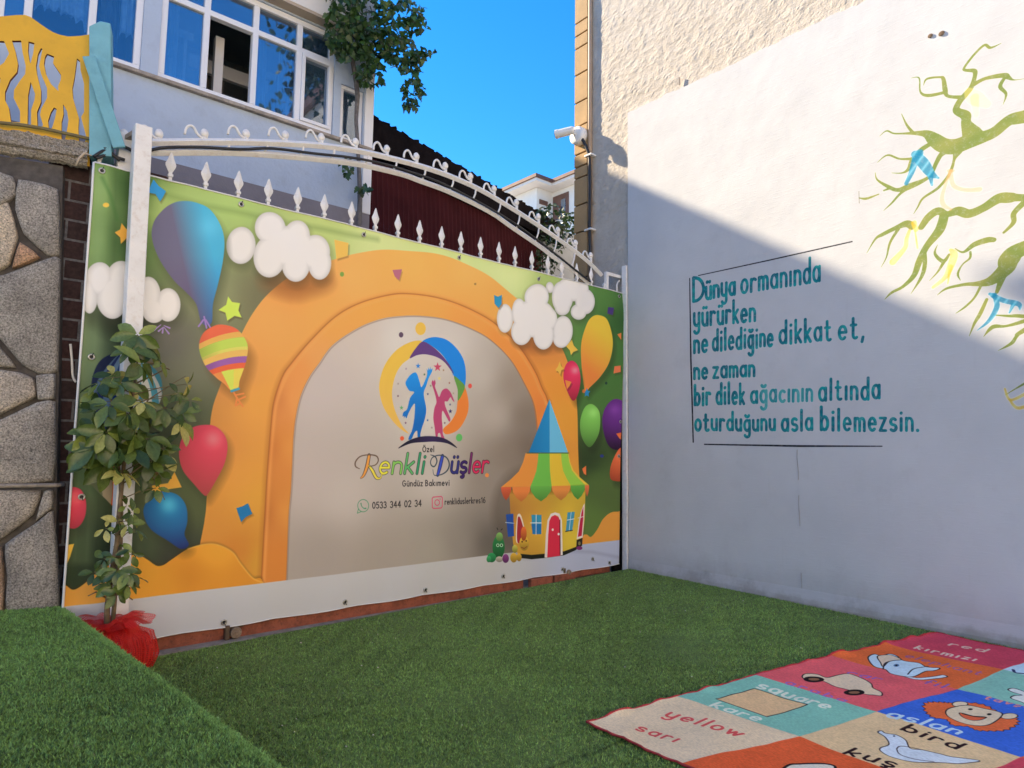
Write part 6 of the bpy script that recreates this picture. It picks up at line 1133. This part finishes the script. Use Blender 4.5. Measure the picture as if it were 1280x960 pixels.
def netpt(u, v, ph=0.0, sc_=1.0):
    a = u*2*math.pi; prof = [(.15, -.06), (.18, -.03), (.205, .05), (.20, .13), (.18, .19), (.12, .23), (.06, .24), (.075, .26), (.14, .285), (.19, .265)]
    f = v*(len(prof)-1); i = min(int(f), len(prof)-2); t = f-i; r_ = prof[i][0]*(1-t)+prof[i+1][0]*t; z = prof[i][1]*(1-t)+prof[i+1][1]*t
    pl_ = (1+.10*math.sin(a*9+ph+v*2)+.07*math.sin(a*17+ph*2)+.09*mnoise.noise((math.cos(a)*2, math.sin(a)*2, v*4+ph)))*sc_
    z += .05*mnoise.noise((math.cos(a)*1.5+ph, math.sin(a)*1.5, v*2))*(v**.5)+.02*math.sin(a*13)*max(0, v-.7)
    return (c[0]+r_*pl_*math.cos(a)*1.3, c[1]+r_*pl_*math.sin(a)*.95, z-.01)
mb = MB(); mb.grid(180, 36, lambda u, v: netpt(u, v)); o = obj('netting', mb, M['net'], pp, smooth=True, fixn=False)
mb = MB(); mb.grid(160, 30, lambda u, v: netpt(u, v*.98, 2.1, .86)); obj('netting', mb, M['net'], pp, smooth=True, fixn=False)
def puff(u, v):
    a = u*2*math.pi; b = (v-.5)*math.pi; r_ = .098*(1+.16*math.sin(a*9+v*7)+.22*mnoise.noise((math.cos(a)*2+5, math.sin(a)*2, v*5)))
    return (c[0]+.085+r_*math.cos(b)*math.cos(a)*1.05, c[1]-.07+r_*math.cos(b)*math.sin(a)*.8, .11+r_*1.25*math.sin(b)+.03*math.sin(a*13)*v*v)
mb = MB(); mb.grid(120, 40, puff); obj('netting_puff', mb, M['net'], pp, smooth=True, fixn=False)

# ================================================================ the rug
C4 = rugpoly
def rugpt(u, v):
    f = u*5; i = min(int(f), 4); t = f-i; g = v*3; j = min(int(g), 2); s_ = g-j; rows = [RROW0, RROW1, RROW2, RROW3]
    a = np.array(rows[j][i])*(1-t)+np.array(rows[j][i+1])*t; b = np.array(rows[j+1][i])*(1-t)+np.array(rows[j+1][i+1])*t; q = a*(1-s_)+b*s_
    h = .010*mnoise.noise((q[0]*2.2, q[1]*3, 0))+.004*mnoise.noise((q[0]*9, q[1]*6, 2)); e = .030*max(0, 1-min(u, v)/.03)*mnoise.noise((q[0]*6, q[1]*6, 5))
    return (q[0], q[1], tz(q[0], q[1])+RUG_Z+.008+max(h, -.006)+max(e, 0))
mb = MB(); mb.grid(150, 90, rugpt); mb.uv = [((q[0]+3.95)/3.95, (q[1]+5.6)/3.1) for q in mb.v]
rg = thing('rug', (-2, -4, -.05), 'colourful woven rug of squares with animals and words on the lawn', 'rug')
obj('woven_field', mb, M['rug'], rg, smooth=True)
M['rug_edge'] = mat('rug_binding', (.42, .04, .04), .95, .2, 40)
mb = MB()
for L in ([(i/80, 0) for i in range(81)], [(0, i/50) for i in range(51)], [(i/80, 1) for i in range(81)], [(1, i/50) for i in range(51)]): mb.tube([tuple(np.array(rugpt(*q))+np.array((0, 0, -.002+.003*math.sin(k*2.1)))) for k, q in enumerate(L)], .0055, 6)
obj('binding', mb, M['rug_edge'], rg, smooth=True)

# ================================================================ an unseen cream building, added behind the camera to bounce sunlight back
nb = thing('bounce_building', (-7, -12.5, -.35), 'unseen cream building added behind the viewpoint to bounce sunlight', 'building')
M['cream'] = mat('cream_render', (.74, .67, .57), .85, .05, 1.5)
mb = MB(); mb.box(-24, 9, -18, -12.5, -.35, 7.5); obj('wall', mb, M['cream'], nb)
mb = MB(); mb.box(-24.4, 9.4, -18.4, -12.0, 7.5, 7.8); obj('roof', mb, M['eave'], nb)
for i in range(7):
    for z in (1.0, 4.4):
        x = -22+4.2*i; mb = MB(); mb.box(x, x+1.6, -12.53, -12.4, z, z+1.5); w = obj('window', mb, M['pvc'], nb); mb = MB(); mb.box(x+.08, x+1.52, -12.54, -12.531, z+.08, z+1.42); obj('pane', mb, M['glass'], w)

tr = thing('tree', (2.4, -10.6, -.35), 'tall leafy tree behind the viewpoint, mirrored in the house windows', 'tree')
mb = MB(); mb.tube([(2.4, -10.6, -.35), (2.45, -10.6, 3), (2.3, -10.7, 6), (2.5, -10.6, 9), (2.4, -10.6, 13)], [.24, .2, .16, .11, .03], 8)
for i in range(14):
    z = RNG.uniform(5.5, 12); a = RNG.uniform(0, 6.28); L = RNG.uniform(1.2, 2.6); mb.tube([(2.4, -10.6, z), (2.4+L*.5*math.cos(a), -10.6+L*.5*math.sin(a), z+.5), (2.4+L*math.cos(a), -10.6+L*math.sin(a), z+1.1)], [.07, .045, .015], 5)
obj('trunk', mb, M['bark'], tr, smooth=True)
tl = []
for i in range(46):
    a = RNG.uniform(0, 6.28); r_ = 2.6*math.sqrt(RNG.random()); cz = RNG.uniform(6, 14); k = 1-abs(cz-9.5)/7; cc = np.array((2.4+r_*k*math.cos(a), -10.6+r_*k*math.sin(a)*.8, cz))
    for _ in range(62): q = cc+RNG.normal(0, .42, 3); L = RNG.uniform(.14, .26); tl.append((q, rdir(), rdir(), L, L*.6, float(np.clip(RNG.normal(.4, .2), 0, .85)), .3))
leafset('crown', tl, M['bush_leaf'], tr, OVAL)
